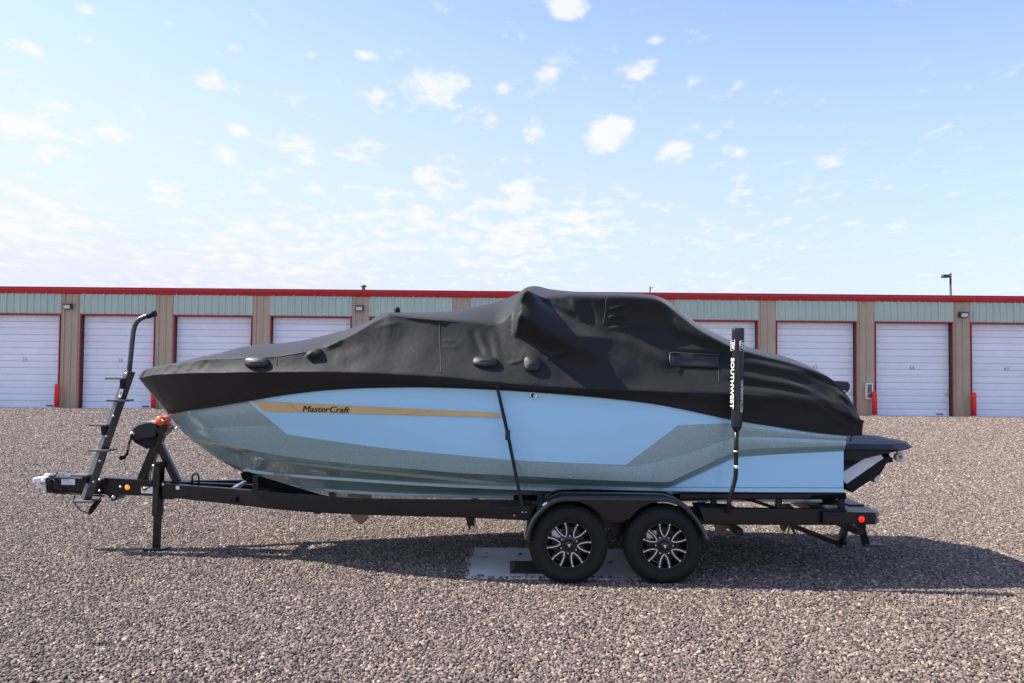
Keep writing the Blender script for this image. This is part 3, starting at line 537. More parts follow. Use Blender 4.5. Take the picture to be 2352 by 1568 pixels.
boat = thing('boat', (0, YC, .5), 'pale blue and grey sport boat resting on the black trailer', 'boat')
gel = paint_mat()
NR = len(rows)
def hull_part(r0, r1, name, smooth_rows=True):
    verts = []; faces = []
    for sgn in (-1, 1):
        b0 = len(verts)
        for r in range(r0, r1 + 1):
            h, z = rows[r]; verts += [(XS[k], YC + sgn * h[k], z[k]) for k in range(NX)]
        n = r1 - r0
        for r in range(n):
            for k in range(NX - 1):
                q = [b0 + r * NX + k, b0 + r * NX + k + 1, b0 + (r + 1) * NX + k + 1, b0 + (r + 1) * NX + k]
                faces.append(tuple(q if sgn > 0 else q[::-1]))
    mb = MB(); mb.add(verts, faces, True); o = mb.build(name, gel, boat, fix=False)
    bm = bmesh.new(); bm.from_mesh(o.data); bmesh.ops.remove_doubles(bm, verts=bm.verts, dist=2e-4); bmesh.ops.dissolve_degenerate(bm, dist=1e-4, edges=bm.edges)
    bmesh.ops.recalc_face_normals(bm, faces=bm.faces); bm.to_mesh(o.data); bm.free()
    return o
hull_part(0, iC + 5, 'upper_side'); hull_part(iC + 5, iT, 'lower_side'); hull_part(iT, iL, 'hull_ledge'); hull_part(iL, iH, 'chine_panel')
i0 = iH
for n in (3, 1, 1, 3, 1, 1, 3): hull_part(i0, i0 + n, 'hull_bottom' if n == 3 else 'spray_rail'); i0 += n
# transom plate
ring = [(XT + .001, YC - rows[r][0][-1], rows[r][1][-1]) for r in range(NR)]; ring += [(x, 2 * YC - y, z) for x, y, z in ring[::-1][1:]]
MB().add(ring, [tuple(range(len(ring)))]).build('transom', mat('transom_grey', (.05, .055, .06), .35, coat=.4), boat, fix=False)

# ------------------------------------------------------------------ raycast onto finished surfaces
def bvh_of(objs):
    vs_, fs = [], []
    for o in objs:
        b = len(vs_); vs_ += [v.co.copy() for v in o.data.vertices]; fs += [tuple(b + i for i in p.vertices) for p in o.data.polygons]
    return BVHTree.FromPolygons(vs_, fs)
hull_bvh = bvh_of([o for o in boat.children if o.type == 'MESH'])
def hit(bvh, px, py, off=0.0):
    d = ray(px, py); loc, nrm, _, _ = bvh.ray_cast(EYE, d)
    if loc is None: return None
    if nrm.dot(d) > 0: nrm = -nrm
    return loc + nrm * off
# gold badge
m = MB(); top, bot = [], []
for k in range(41):
    t = k / 40; pxt = 581 + (1138 - 581) * t; top.append((pxt, 920.5 + (947 - 920.5) * t)); bot.append((608 + (1156 - 608) * t, 943 + (957.5 - 943) * t))
top.append((1163, 955)); bot.append((1163.5, 957.5))
ft_ = [hit(hull_bvh, a, b, .014) for a, b in top]; fb_ = [hit(hull_bvh, a, b, .016) for a, b in bot]; bt_ = [hit(hull_bvh, a, b, 0) for a, b in top]; bb_ = [hit(hull_bvh, a, b, 0) for a, b in bot]
n = len(ft_); m.add(ft_ + fb_ + bt_ + bb_, [(i, i + 1, n + i + 1, n + i) for i in range(n - 1)] + [(i, 2 * n + i, 2 * n + i + 1, i + 1) for i in range(n - 1)] + [(n + i, n + i + 1, 3 * n + i + 1, 3 * n + i) for i in range(n - 1)] + [(0, n, 3 * n, 2 * n)])
badge = tag(m.build('name_badge', gold, boat, fix=False), 'long gold badge strip with black lettering')
tv, tf, asp = text_mesh('MasterCraft', .32, 0)
tm = MB()
for sh, of in ((-.45, .0185), (.45, .0192)):
    tm.add([hit(hull_bvh, 697 + u * 108 + sh, 944.4 + u * 2.6 - v * 13.6, of) for u, v in tv], tf)
tm.build('lettering', mat('black_print', (.008, .008, .008), .4), badge, fix=False)
for pl in ([(662, 923.6), (670, 929), (684, 940), (690, 946)], [(935, 953), (942, 949), (985, 945), (990, 941)]):     # thin scribed lines in the badge
    MB().tube([hit(hull_bvh, a, b, .0165) for a, b in pl], .0014, 5).build('scribe_line', brass, badge)
# through-hull fitting
c = hit(hull_bvh, 1225, 908, .004); MB().lathe([(.021, .02), (.021, -.004), (.026, -.012), (.034, -.010), (.037, 0), (.037, .01)], c, 'Y', 28).build('drain_fitting', chrome, boat)
MB().lathe([(0, .004), (.0215, .004)], c, 'Y', 20).build('drain_hole', blackm, boat)
# rub line along aft panel
gl_pts = [hit(hull_bvh, px, 1118.5 + (px - 1560) * .004, .002) for px in range(1545, 1940, 8)]; MB().tube([p for p in gl_pts if p], .003, 6).build('seam_line', mat('seam_grey', (.2, .26, .3), .5), boat)
gl_pts = [hit(hull_bvh, px, 1032 - (px - 1700) * .033 + 0, .001) for px in range(1700, 1940, 8)]
# swim platform
YA, YB_ = 8.05, 9.75; zp = P(1944, 1021, YA).z
xa, xbk = XT + .01, P(2093, 1017, YA + .45).x
def plat(z, ins):
    pts = []
    for k in range(25):
        t = k / 24; y = YA + ins * .3 + (YB_ - YA - .6 * ins) * t; e = abs(2 * t - 1); x = xbk - ins * .12 - .34 * max(0, (e - .35) / .65) ** 2.2; pts.append((x, y, z))
    return [(xa, YA + ins * .3, z)] + pts + [(xa, YB_ - ins * .3, z)]
m = MB(); r1, r2, r3 = plat(zp, .30), plat(zp - .045, 0), plat(zp - .058, .1); r4 = [(xa + (x - xa) * .38, y, zp - .155) for x, y, z in r3]; n = len(r1)
m.add(r1 + r2 + r3 + r4, [tuple(range(n))] + [(j * n + i, j * n + (i + 1) % n, (j + 1) * n + (i + 1) % n, (j + 1) * n + i) for j in range(3) for i in range(n)] + [tuple(3 * n + i for i in range(n))[::-1]])
pf = m.build('swim_platform', mat('platform_foam', (.01, .01, .012), .6, spec=.4, bump=(250, .4, .003), var=(5, .2)), boat)
q = P(2066, 1042, YA + .3); m = MB(); m.box((q.x, q.y, q.z + .02), (.05, .04, .08)); m.lathe([(0, -.03), (.045, -.03), (.045, .03), (0, .03)], (q.x - .004, q.y, q.z - .035), 'Y', 18); m.build('platform_bracket', white, pf)
MB().lathe([(0, -.006), (.018, -.006), (.018, .004)], (q.x, q.y - .031, q.z - .03), 'Y', 12).build('bracket_bolt', brass, pf)
# surf tab and its actuator below the platform
ys = 8.25; A = P(1944, 1112, ys); B = P(2030, 1052, ys)
dv = (B - A).normalized(); up_ = Vector((-dv.z, 0, dv.x))
m = MB(); m.prism([A, B, B + up_ * .10, A + up_ * .12], (0, .5, 0)); tb = m.build('surf_tab', mat('tab_white', (.8, .84, .9), .3, coat=.5), boat, bevel=.006)
m = MB(); m.prism([A - up_ * .004 - dv * .02, B + dv * .06 - up_ * .004, B + dv * .085 + up_ * .05, B + dv * .06 - up_ * .03, B - dv * .12 - up_ * .11, A - up_ * .10], (0, .48, 0)); m.build('tab_bracket', blackm, boat, bevel=.006)
m = MB(); m.bar(P(1955, 1062, ys + .2), P(2035, 1052, ys + .2), .3, .05); m.tube([P(1950, 1045, 8.4), P(1990, 1062, 8.4), P(2010, 1050, 8.4)], .02); m.build('tab_actuator', blackm, boat)
m = MB(); m.box(P(2009, 1101, ys + .1), (.05, .1, .05)); m.build('tab_fitting', zinc, boat, bevel=.008)
# headrest that shows past the cover at the stern
YH = 8.15; a = P(1900, 880, YH); b = P(1953, 880, YH); m = MB()
pr = [(1905, 873), (1950, 876), (1954, 884), (1952, 897), (1945, 903), (1905, 896)]; m.prism([P(x, y, YH) for x, y in pr], (0, .5, 0)); hr = m.build('headrest', mat('vinyl', (.014, .014, .015), .5), boat, bevel=.03, seg=4)
m = MB(); m.bar(P(1921, 896.5, YH - .06), P(1942, 898.5, YH - .06), .03, .016); m.build('gold_trim', gold, boat)
m = MB(); m.bar(P(1914, 884, YH - .05), P(1923, 894, YH - .05), .03, .03); m.build('grab_rail', chrome, boat)
# running gear under the hull
def fin(px, py, Y, wpx, hpx, name, m_):
    pr = [(px - wpx * .6, py - hpx * .5), (px + wpx * .5, py - hpx * .5), (px + wpx * .55, py), (px + wpx * .1, py + hpx * .5), (px - wpx * .15, py + hpx * .42)]
    MB().prism([P(x, y, Y) for x, y in pr], (0, .03, 0)).build(name, m_, boat, bevel=.006)
MB().prism([P(x, y, YC) for x, y in ((795, 1150), (850, 1150), (845, 1190), (838, 1199), (830, 1205), (824, 1204), (813, 1194), (800, 1178))], (0, .03, 0)).build('tracking_fin', brass, boat, bevel=.006)
fin(1655, 1196, YC, 52, 66, 'prop_strut', brass); fin(1862, 1168, YC, 42, 72, 'rudder', brass); fin(1800, 1190, YC, 34, 66, 'prop_guard', brass)
for k in range(4):
    c = P(1812, 1200, YC); q = MB(); rot = Matrix.Rotation(k * math.pi / 2 + .4, 3, 'X') @ Matrix.Rotation(.5, 3, 'Z'); pts = [c + rot @ Vector(v) for v in ((-.01, -.03, .03), (-.01, -.09, .13), (0, -.05, .2), (0, .05, .2), (.01, .08, .12), (.01, .03, .03))]
    q.prism(pts, rot @ Vector((.012, 0, 0))).build('propeller_blade', brass, boat)
MB().tube([P(1400, 1160, YC), P(1830, 1200, YC)], .014).build('propeller_shaft', zinc, boat)
MB().tube([hit(hull_bvh, 412, 982, -.02), hit(hull_bvh, 412, 982, .03) + Vector((-.03, 0, 0))], .012).build('bow_eye', chrome, boat)

# ================================================================== COVER
Sl = line([(320, 862, 0), (324, 856, .1), (332, 851, .22), (345, 845.5, .36), (375, 840, .52), (435, 830, .72), (466, 824, .79), (531, 821, .88), (636, 817, .985), (708, 806, 1.0), (741, 797, 1.0), (807, 768, .97), (862, 735, .92), (886, 722, .9), (893, 720, .9), (917, 723, .9), (1061, 735, .95), (1133, 742, .95), (1172, 722, .96), (1195, 700, .96), (1222, 690, .96), (1260, 682, .95), (1317, 676.5, .96), (1395, 679, 1.0), (1489, 683, 1.02), (1512, 688, 1.03), (1566, 726, 1.07), (1602, 753, 1.09), (1678, 794, 1.10), (1708, 804, 1.09), (1852, 844, 1.06), (1910, 869, 1.06), (1946, 907, 1.07), (1965, 943, 1.08), (1977, 978, 1.09)])
Rl = line([(319.5, 864, 0), (324, 856, 0), (335, 849, 0), (353, 843, 0), (435, 829, 0), (466, 821, 0), (531, 807, 0), (572, 795.5, 0), (686, 784, 0), (780, 763, 0), (862, 736, 0), (893, 718.5, 0), (931, 719.5, 0), (1028, 717, 0), (1083, 707, 0), (1138, 694, 0), (1188, 675, 0), (1212, 660, 0), (1226, 658, 0), (1263, 666, 0), (1317, 673, 0), (1395, 676, 0), (1489, 680, 0), (1512, 686, 0), (1538, 707, 0), (1594, 746, 0), (1678, 788, 0), (1708, 798, 0), (1800, 824, 0), (1846, 860, 0)])
NXC = 460
XE = float(Sl[-1, 0])
XC = XB + (XE - XB) * (np.linspace(0, 1, NXC) ** 1.2)
zkc = np.interp(XC, keel[:, 0], keel[:, 2])
def atc(Lp, dh=0, clip=True):
    h = np.interp(XC, Lp[:, 0], YC - Lp[:, 1], left=0) + dh; z = np.interp(XC, Lp[:, 0], Lp[:, 2])
    if clip:
        out = (XC < Lp[0, 0]) | (z <= zkc); h = np.where(out, 0, np.maximum(h, 0)); z = np.where(out, zkc, z)
    return h, z
aC, aG, aS, aR = atc(Cl, .014), atc(Gl, .012), atc(Sl), atc(Rl)
aS = (np.minimum(aS[0], aG[0]), np.maximum(aS[1], aG[1] + .002)); aR = (aR[0], np.maximum(aR[1], aS[1] * 1.0 + .0))
n1, n2, n3 = 12, 60, 26
SAG = np.interp(XC, [-3.2, -1.2, -.1, .35, .8, 1.2, 2.2, 2.9, 3.2], [.03, .03, .05, .05, .09, .135, .135, .08, .03])
GH, GZ = [], []
for k in range(n1): t = k / n1; GH.append(aC[0] + (aG[0] - aC[0]) * t - .012 * math.sin(math.pi * t) * np.minimum(1, aC[0] * 4)); GZ.append(aC[1] + (aG[1] - aC[1]) * t)
for k in range(n2):
    t = k / n2; hgt = aS[1] - aG[1]
    GH.append(aG[0] + (aS[0] - aG[0]) * t - SAG * hgt * math.sin(math.pi * t)); GZ.append(aG[1] + hgt * t)
for k in range(n3 + 1):
    t = k / n3; GH.append(aS[0] * (1 - t)); GZ.append(aS[1] + (aR[1] - aS[1]) * (1 - (1 - t) ** 1.8))
GH, GZ = np.array(GH), np.array(GZ); NRC = len(GH)
# soften across the shoulder and gunwale folds
for _ in range(3):
    for A_ in (GH, GZ):
        B_ = A_.copy(); B_[1:-1] = (A_[:-2] + 2 * A_[1:-1] + A_[2:]) / 4
        wgt = np.zeros((NRC, 1)); wgt[n1 + n2 - 5:n1 + n2 + 6] = 1; wgt[n1 - 2:n1 + 3] = .6
        A_ += (B_ - A_) * wgt
# picture coordinates of every node, to lay in the folds where the photo shows them
XX = np.repeat(XC[None], NRC, 0); YY = YC - GH
Minv = np.array(M3.transposed()); V = np.stack([XX, YY, GZ - CAMH], -1) @ Minv.T
PX = CX + F * V[..., 0] / -V[..., 2]; PY = CY - F * V[..., 1] / -V[..., 2]
sstep = lambda a, b, x: (lambda t: t * t * (3 - 2 * t))(np.clip((x - a) / (b - a), 0, 1))
disp = np.zeros_like(GH)
# cloth pushed out by the rack on the tower
f = sstep(1179, 1195, PX + (PY - 730) * .10) * (1 - sstep(0, 1, (PX - 1204) / np.clip(50 + (PY - 695) * 2.1, 42, 225))); gq = sstep(679, 690, PY) * (1 - sstep(0, 1, (PY - (742 + np.maximum(PX - 1196, 0) * .42)) / (34 + np.maximum(PX - 1196, 0) * .25)))
disp += .27 * f * gq
disp += .10 * np.exp(-((PX - 1212) / 22) ** 2 - ((PY - 695) / 12) ** 2)
disp += .09 * np.exp(-((PX - 1238) / 15) ** 2 - ((PY - 689) / 6) ** 2)
def fold(x0, y0, x1, y1, wd, amp, taper=.3):
    dx, dy = x1 - x0, y1 - y0; Ln = math.hypot(dx, dy); u = ((PX - x0) * dx + (PY - y0) * dy) / Ln ** 2; dist = ((PX - x0) * dy - (PY - y0) * dx) / Ln
    env = sstep(-.02, taper, u) * (1 - sstep(1 - taper, 1.02, u)); return amp * np.exp(-(dist / wd) ** 2) * env
for a in [  # folds: from, to, half width (px), height (m)
    (1186, 720, 1196, 765, 3, .03), (1182, 700, 1204, 712, 3, .025), (1180, 728, 1196, 735, 3, -.025), (1183, 748, 1198, 752, 3.5, .03), (1190, 690, 1215, 700, 3, .02), (1170, 735, 1195, 690, 5, -.02),
    (1250, 690, 1330, 725, 8, .018), (1270, 684, 1335, 735, 7, -.012), (1310, 684, 1338, 742, 7, .022), (1340, 684, 1372, 748, 8, -.012),
    (1395, 712, 1435, 702, 4, .028), (1392, 730, 1440, 720, 4, .028), (1390, 745, 1450, 738, 5, -.02), (1388, 752, 1500, 745, 6, .018), (1400, 760, 1560, 850, 14, .03),
    (1095, 755, 1125, 825, 9, .010), (1132, 752, 1146, 845, 10, .012), (1080, 745, 1112, 830, 9, -.009), (1014, 792, 1052, 800, 3.5, .006), (1014, 780, 1048, 784, 3, .006), (1175, 808, 1208, 822, 5, .006), (1165, 835, 1205, 828, 4, .012), (1250, 822, 1300, 812, 6, .02),
    (1650, 850, 1900, 905, 9, .03, .4), (1640, 870, 1840, 905, 8, -.026, .4), (1660, 820, 1900, 870, 10, .025, .4), (1680, 806, 1860, 850, 9, -.02, .4), (1690, 880, 1940, 935, 9, .026, .4), (1700, 910, 1950, 960, 10, -.02, .4), (1760, 860, 1960, 945, 8, .022, .4), (1840, 850, 1925, 890, 6, -.025), (1860, 845, 1950, 925, 6, .024), (1900, 890, 1970, 975, 7, .03), (1880, 920, 1965, 985, 6, -.025), (1920, 900, 1955, 930, 4, .03), (1910, 960, 1975, 990, 6, .025),
    (1545, 800, 1640, 806, 7, .012), (1530, 770, 1660, 800, 12, -.015), (1520, 720, 1640, 800, 14, .02), (1440, 790, 1600, 880, 22, .02), (1240, 780, 1420, 870, 26, -.03), (1280, 760, 1480, 880, 22, .028), (1190, 800, 1300, 870, 20, .02),
    (398, 858, 416, 832, 4, .006), (428, 856, 446, 828, 4, .006), (455, 856, 478, 826, 5, -.005), (346, 864, 364, 842, 4, .005), (376, 862, 396, 836, 4, -.005), (590, 880, 680, 905, 6, .012), (560, 872, 640, 888, 5, -.012), (640, 895, 720, 885, 5, .012), (560, 900, 640, 880, 4, .01),
    (745, 800, 790, 780, 6, .014),  (760, 830, 850, 800, 16, .012), (860, 752, 925, 738, 5, .005), (920, 728, 1040, 740, 3, .016), (700, 820, 745, 815, 4, .016)]:
    disp += fold(*a)
# gentle cloth unevenness
for _ in range(40):
    kx, ky, ph = rng.normal(0, .022), rng.normal(0, .03), rng.uniform(0, 6.28); disp += .0022 * np.sin(kx * PX + ky * PY + ph)
side = np.zeros((NRC, 1)); side[n1:n1 + n2 + 4, 0] = 1; side[2:n1, 0] = .5; side[n1 + n2 + 4:, 0] = np.linspace(1, .1, NRC - n1 - n2 - 4)
edge = sstep(0, .25, GH)
disp *= side * edge
# hem stays near the hull; the tail of the cover is bunched
GH2 = np.maximum(GH + disp * .92, 0); GZ2 = GZ + disp * .22 * (np.arange(NRC)[:, None] > n1)
GH2[-1] = 0
cover = thing('boat_cover', (0, YC, 1.4), 'fitted charcoal cloth cover stretched over the blue boat', 'boat cover')
def cloth_mat():
    m = mat('cover_cloth', (.0068, .0067, .0068), .64, spec=.33); t = m.node_tree; b = t.nodes['Principled BSDF']; L = t.links.new
    b.inputs['Sheen Weight'].default_value = .08
    geo = t.nodes.new('ShaderNodeNewGeometry'); n = t.nodes.new('ShaderNodeTexNoise'); n.inputs['Scale'].default_value = 3.0; n.inputs['Detail'].default_value = 6; L(geo.outputs['Position'], n.inputs['Vector'])
    n3_ = t.nodes.new('ShaderNodeTexNoise'); n3_.inputs['Scale'].default_value = 260; L(geo.outputs['Position'], n3_.inputs['Vector'])
    n4_ = t.nodes.new('ShaderNodeTexNoise'); n4_.inputs['Scale'].default_value = 9; n4_.inputs['Detail'].default_value = 3; n4_.inputs['Distortion'].default_value = .6; L(geo.outputs['Position'], n4_.inputs['Vector'])
    b1 = t.nodes.new('ShaderNodeBump'); b1.inputs['Strength'].default_value = .25; b1.inputs['Distance'].default_value = .002; L(n3_.outputs['Fac'], b1.inputs['Height'])
    b2 = t.nodes.new('ShaderNodeBump'); b2.inputs['Strength'].default_value = .35; b2.inputs['Distance'].default_value = .012; L(n4_.outputs['Fac'], b2.inputs['Height']); L(b1.outputs['Normal'], b2.inputs['Normal']); L(b2.outputs['Normal'], b.inputs['Normal'])
    mr = t.nodes.new('ShaderNodeMapRange'); mr.inputs['To Min'].default_value = .8; mr.inputs['To Max'].default_value = 1.2; L(n.outputs['Fac'], mr.inputs['Value'])
    hs = t.nodes.new('ShaderNodeHueSaturation'); hs.inputs['Color'].default_value = (.0068, .0067, .0068, 1); L(mr.outputs['Result'], hs.inputs['Value']); L(hs.outputs['Color'], b.inputs['Base Color'])
    return m
cloth = cloth_mat()
def cover_part(r0, r1, name, endcap=False):
    verts, faces = [], []
    for sgn in (-1, 1):
        b0 = len(verts)
        for r in range(r0, r1 + 1): verts += [(XC[k], YC + sgn * GH2[r][k], GZ2[r][k]) for k in range(NXC)]
        for r in range(r1 - r0):
            for k in range(NXC - 1):
                q = (b0 + r * NXC + k, b0 + r * NXC + k + 1, b0 + (r + 1) * NXC + k + 1, b0 + (r + 1) * NXC + k); faces.append(q if sgn < 0 else q[::-1])
        if sgn < 0: first = b0
    if endcap:
        n = r1 - r0; ne = [(r * NXC + NXC - 1) for r in range(n + 1)]; fe = [(n + 1) * NXC + r * NXC + NXC - 1 for r in range(n + 1)]
        faces += [(ne[i], fe[i], fe[i + 1], ne[i + 1]) for i in range(n)]
    mb = MB(); mb.add(verts, faces, True); o = mb.build(name, cloth, cover, fix=False)
    bm = bmesh.new(); bm.from_mesh(o.data); bmesh.ops.remove_doubles(bm, verts=bm.verts, dist=1.5e-4); bmesh.ops.dissolve_degenerate(bm, dist=1e-4, edges=bm.edges); bmesh.ops.recalc_face_normals(bm, faces=bm.faces); bm.to_mesh(o.data); bm.free()
    return o
cv = [cover_part(0, n1, 'skirt', True), cover_part(n1, NRC - 1, 'main_panel', True)]
cov_bvh = bvh_of(cv)
for sg_ in (-1, 1): MB().tube([(XC[k], YC + sg_ * (GH2[0][k] + .002), GZ2[0][k]) for k in range(12, NXC - 2, 3) if GH2[0][k] > .02], .007, 6).build('hem_rope', cloth, cover)
def on_cover(px, py, off=.004): return hit(cov_bvh, px, py, off)
def seam(pts, r=.0035):
    q = []
    for (a, b) in zip(pts[:-1], pts[1:]):
        n = max(2, int(math.hypot(b[0] - a[0], b[1] - a[1]) / 6))
        for k in range(n): h_ = on_cover(a[0] + (b[0] - a[0]) * k / n, a[1] + (b[1] - a[1]) * k / n, .001); q += [h_] if h_ else []
    if len(q) > 2: MB().tube(q, r, 6).build('seam', mat('seam_thread', (.055, .053, .052), .7), cover)
seam([(1009, 740), (1013, 864)]); seam([(1393, 681), (1390, 715), (1384, 752)]); seam([(636, 818), (636, 846)], .003); seam([(900, 726), (1060, 740)], .003); seam([(1122, 745), (1180, 763), (1195, 768)], .003); seam([(1648, 812), (1652, 885)], .003); seam([(536, 824), (640, 819), (705, 808)], .003)
def pad(px, py, wpx, hpx, th, name, m_, rnd=.45, slot=True, tilt=0.0):
    n = 28; rims = []
    c = on_cover(px, py, 0)
    for (s_, off) in ((1.06, .004), (1.0, th * .75), (.9, th), (.0, th * 1.15)):
        ring_ = []
        for k in range(n):
            a = 2 * math.pi * k / n; e = 1 / max(.3, rnd * 2); cx_, sy_ = math.copysign(abs(math.cos(a)) ** (1 - .5 * (1 - rnd)), math.cos(a)), math.copysign(abs(math.sin(a)) ** (1 - .5 * (1 - rnd)), math.sin(a))
            x, y = px + cx_ * s_ * wpx / 2, py + sy_ * s_ * hpx / 2 + tilt * cx_ * s_ * wpx / 2; h_ = on_cover(x, y, off) or c; ring_.append(h_)
        rims.append(ring_)
    m = MB(); vs_ = sum(rims, []); m.add(vs_, [(j * n + k, j * n + (k + 1) % n, (j + 1) * n + (k + 1) % n, (j + 1) * n + k) for j in range(3) for k in range(n)], True)
    o = m.build(name, m_, cover)
    if slot:
        pts = [on_cover(px - wpx * .22 + wpx * .44 * k / 8, py + hpx * .12 + tilt * (wpx * (-.22 + .44 * k / 8)) - .8 * math.sin(math.pi * k / 8), th * 1.14) for k in range(9)]
        MB().tube([p for p in pts if p], .004, 6).build('vent_slot', blackm, o)
    return o
tag(pad(591, 833, 54, 23, .035, 'vent', pad_grey), 'oval vent near the bow'); tag(pad(1115, 832, 56, 23, .035, 'vent', pad_grey), 'oval vent amidships')
tag(pad(1222, 836, 36, 33, .028, 'vent', pad_grey, .15), 'square vent below the tower')
# flap pocket and scoop
fl = MB(); cs = [(1537, 811), (1648, 815), (1649, 845), (1541, 842)]; g_ = []
for j in range(6):
    for k in range(16):
        u, v = k / 15, j / 5; x = cs[0][0] * (1 - u) * (1 - v) + cs[1][0] * u * (1 - v) + cs[2][0] * u * v + cs[3][0] * (1 - u) * v; y = cs[0][1] * (1 - u) * (1 - v) + cs[1][1] * u * (1 - v) + cs[2][1] * u * v + cs[3][1] * (1 - u) * v
        g_.append(on_cover(x, y, .006 + .012 * math.exp(-(u / .2) ** 2) * math.sin(math.pi * min(1, v * .8 + .15))))
fl.add(g_, [(j * 16 + k, j * 16 + k + 1, j * 16 + 17 + k, j * 16 + 16 + k) for j in range(5) for k in range(15)], True); fp = fl.build('flap', mat('flap_vinyl', (.012, .012, .013), .5), cover, fix=False)
so_ = fp.modifiers.new('solid', 'SOLIDIFY'); so_.thickness = .006; so_.offset = -1
MB().tube([on_cover(x, y, .02) for x, y in ((1541, 842), (1536, 830), (1537, 813), (1545, 810.5), (1580, 811.5), (1648, 815))], .006, 6).build('piping', mat('piping_grey', (.05, .05, .05), .4), cover)
pad(722, 812, 34, 17, .028, 'scoop', cloth, .4, False, -.25)
# pole cap poking through
c = P(912, 716, YC - .55); MB().lathe([(.03, -.12), (.03, .02), (.028, .035), (.018, .048), (0, .052)], c, 'Z', 20).build('pole_cap', blackm, cover)
# hem cord tail at the stern
MB().tube([P(1957, 999, 7.76), P(1954, 1006, 7.76), P(1952, 1014, 7.77), P(1957, 1009, 7.76)], .005, 6).build('draw_cord', blackm, cover)

# ================================================================== TRAILER
tr = thing('boat_trailer', (0, YC, 0), 'black tandem-axle boat trailer with folding tongue and step ladder at the bow', 'trailer')
def both(mb, name, m_, bevel=0.0): mb.build(name, m_, tr, bevel); return mirror_mb(mb).build(name, m_, tr, bevel)
def loft_beam(toprow, botrow, width):           # rows (px, py, half) near face top/bottom; box section of given width inward
    tr_, br_ = np.array(toprow, float), np.array(botrow, float); xs = np.linspace(max(tr_[0, 0], br_[0, 0]), min(tr_[-1, 0], br_[-1, 0]), 40); mb = MB(); vs_ = []
    for x in xs:
        hf = pchip(tr_[:, 0], tr_[:, 2], np.array([x]))[0]; a = P(x, pchip(tr_[:, 0], tr_[:, 1], np.array([x]))[0], YC - hf); b = P(x, pchip(br_[:, 0], br_[:, 1], np.array([x]))[0], YC - hf); b.x = a.x
        vs_ += [a, b, b + Vector((0, width, 0)), a + Vector((0, width, 0))]
    n = len(xs); mb.add(vs_, [(i * 4 + j, i * 4 + (j + 1) % 4, i * 4 + 4 + (j + 1) % 4, i * 4 + 4 + j) for i in range(n - 1) for j in range(4)] + [(0, 1, 2, 3), tuple((n - 1) * 4 + j for j in range(4))[::-1]])
    return mb
both(loft_beam([(378, 1110, .17), (396, 1112, .19), (565, 1125, .42), (705, 1137, .62), (825, 1146, .77), (986, 1148.5, .92), (1180, 1149.5, 1.0), (1420, 1156, 1.04), (1620, 1166, 1.06), (1900, 1169, 1.06), (1945, 1169, 1.06)],
               [(378, 1141, .17), (396, 1143, .19), (530, 1158, .38), (705, 1176, .62), (881, 1184, .83), (1057, 1188.5, .96), (1180, 1194, 1.0), (1420, 1202, 1.04), (1620, 1205, 1.06), (1900, 1206, 1.06), (1945, 1206, 1.06)], .07), 'frame_rail', black, .006)
# tongue
def pbox(x0, y0, x1, y1, Y, depth, y0r=None, y1r=None):
    y0r = y0 if y0r is None else y0r; y1r = y1 if y1r is None else y1r
    return [P(x0, y0, Y), P(x1, y0r, Y), P(x1, y1r, Y), P(x0, y1, Y)], (0, depth, 0)
yt = YC - .075
m = MB(); m.prism(*pbox(106, 1096, 430, 1132, yt, .15, 1106, 1141)); m.build('tongue', black, tr, .008)
m = MB(); m.prism(*pbox(238, 1097, 430, 1134, yt - .012, .174, 1107, 1143)); m.build('tongue_sleeve', black, tr, .006)
m = MB(); m.prism([P(x, y, yt - .014) for x, y in ((245, 1134), (278, 1134), (270, 1144), (264, 1150), (258, 1150), (252, 1144))], (0, .178, 0)); m.build('hinge_tab', black, tr, .004)
MB().lathe([(0, -.014), (.018, -.012), (.022, 0)], P(261, 1142, yt - .014), 'Y', 16).build('hinge_pin', zinc, tr)
for (x, y) in ((229, 1102), (229, 1127), (277, 1118)): MB().lathe([(0, -.012), (.012, -.009), (.014, 0)], P(x, y, yt - .012), 'Y', 12).build('bolt', zinc, tr)
# coupler
m = MB(); m.prism([P(x, y, YC - .05) for x, y in ((74, 1099), (80, 1096.5), (104, 1094), (112, 1097), (112, 1114), (104, 1118), (92, 1117), (74, 1112))], (0, .1, 0)); cp = m.build('coupler', white, tr, .012, 3)
m = MB(); m.tube([P(100, 1096, YC), P(108, 1090, YC), P(125, 1091, YC)], .018); m.bar(P(120, 1090, YC), P(150, 1085, YC), .05, .016); m.bar(P(146, 1085, YC), P(160, 1095, YC), .04, .014); m.build('latch_lever', zinc, cp)
m = MB(); m.lathe([(.0, -.07), (.035, -.07), (.035, .07), (0, .07)], P(107, 1104, YC), 'Y', 16); m.build('coupler_pin', chrome, cp)
MB().prism(*pbox(75, 1108.5, 83, 1110, YC - .0525, .002)).build('red_mark', redtrim, cp)
m = MB(); m.prism([P(x, y, yt - .006) for x, y in ((104, 1098), (118, 1096), (122, 1131), (112, 1129), (105, 1120))], (0, .162, 0)); m.build('tongue_nose', black, tr, .006)
cab = [P(x, y, YC - .12) for x, y in ((133, 1084), (126, 1092), (112, 1106), (106, 1118), (110, 1126), (125, 1132), (160, 1133), (195, 1136), (240, 1139))]
MB().tube(cab, .008, 8).build('brake_hose', blackm, tr)
MB().tube([P(121, 1100, YC - .1), P(152, 1131, YC - .1)], .006, 6).build('breakaway_cable', blackm, tr)
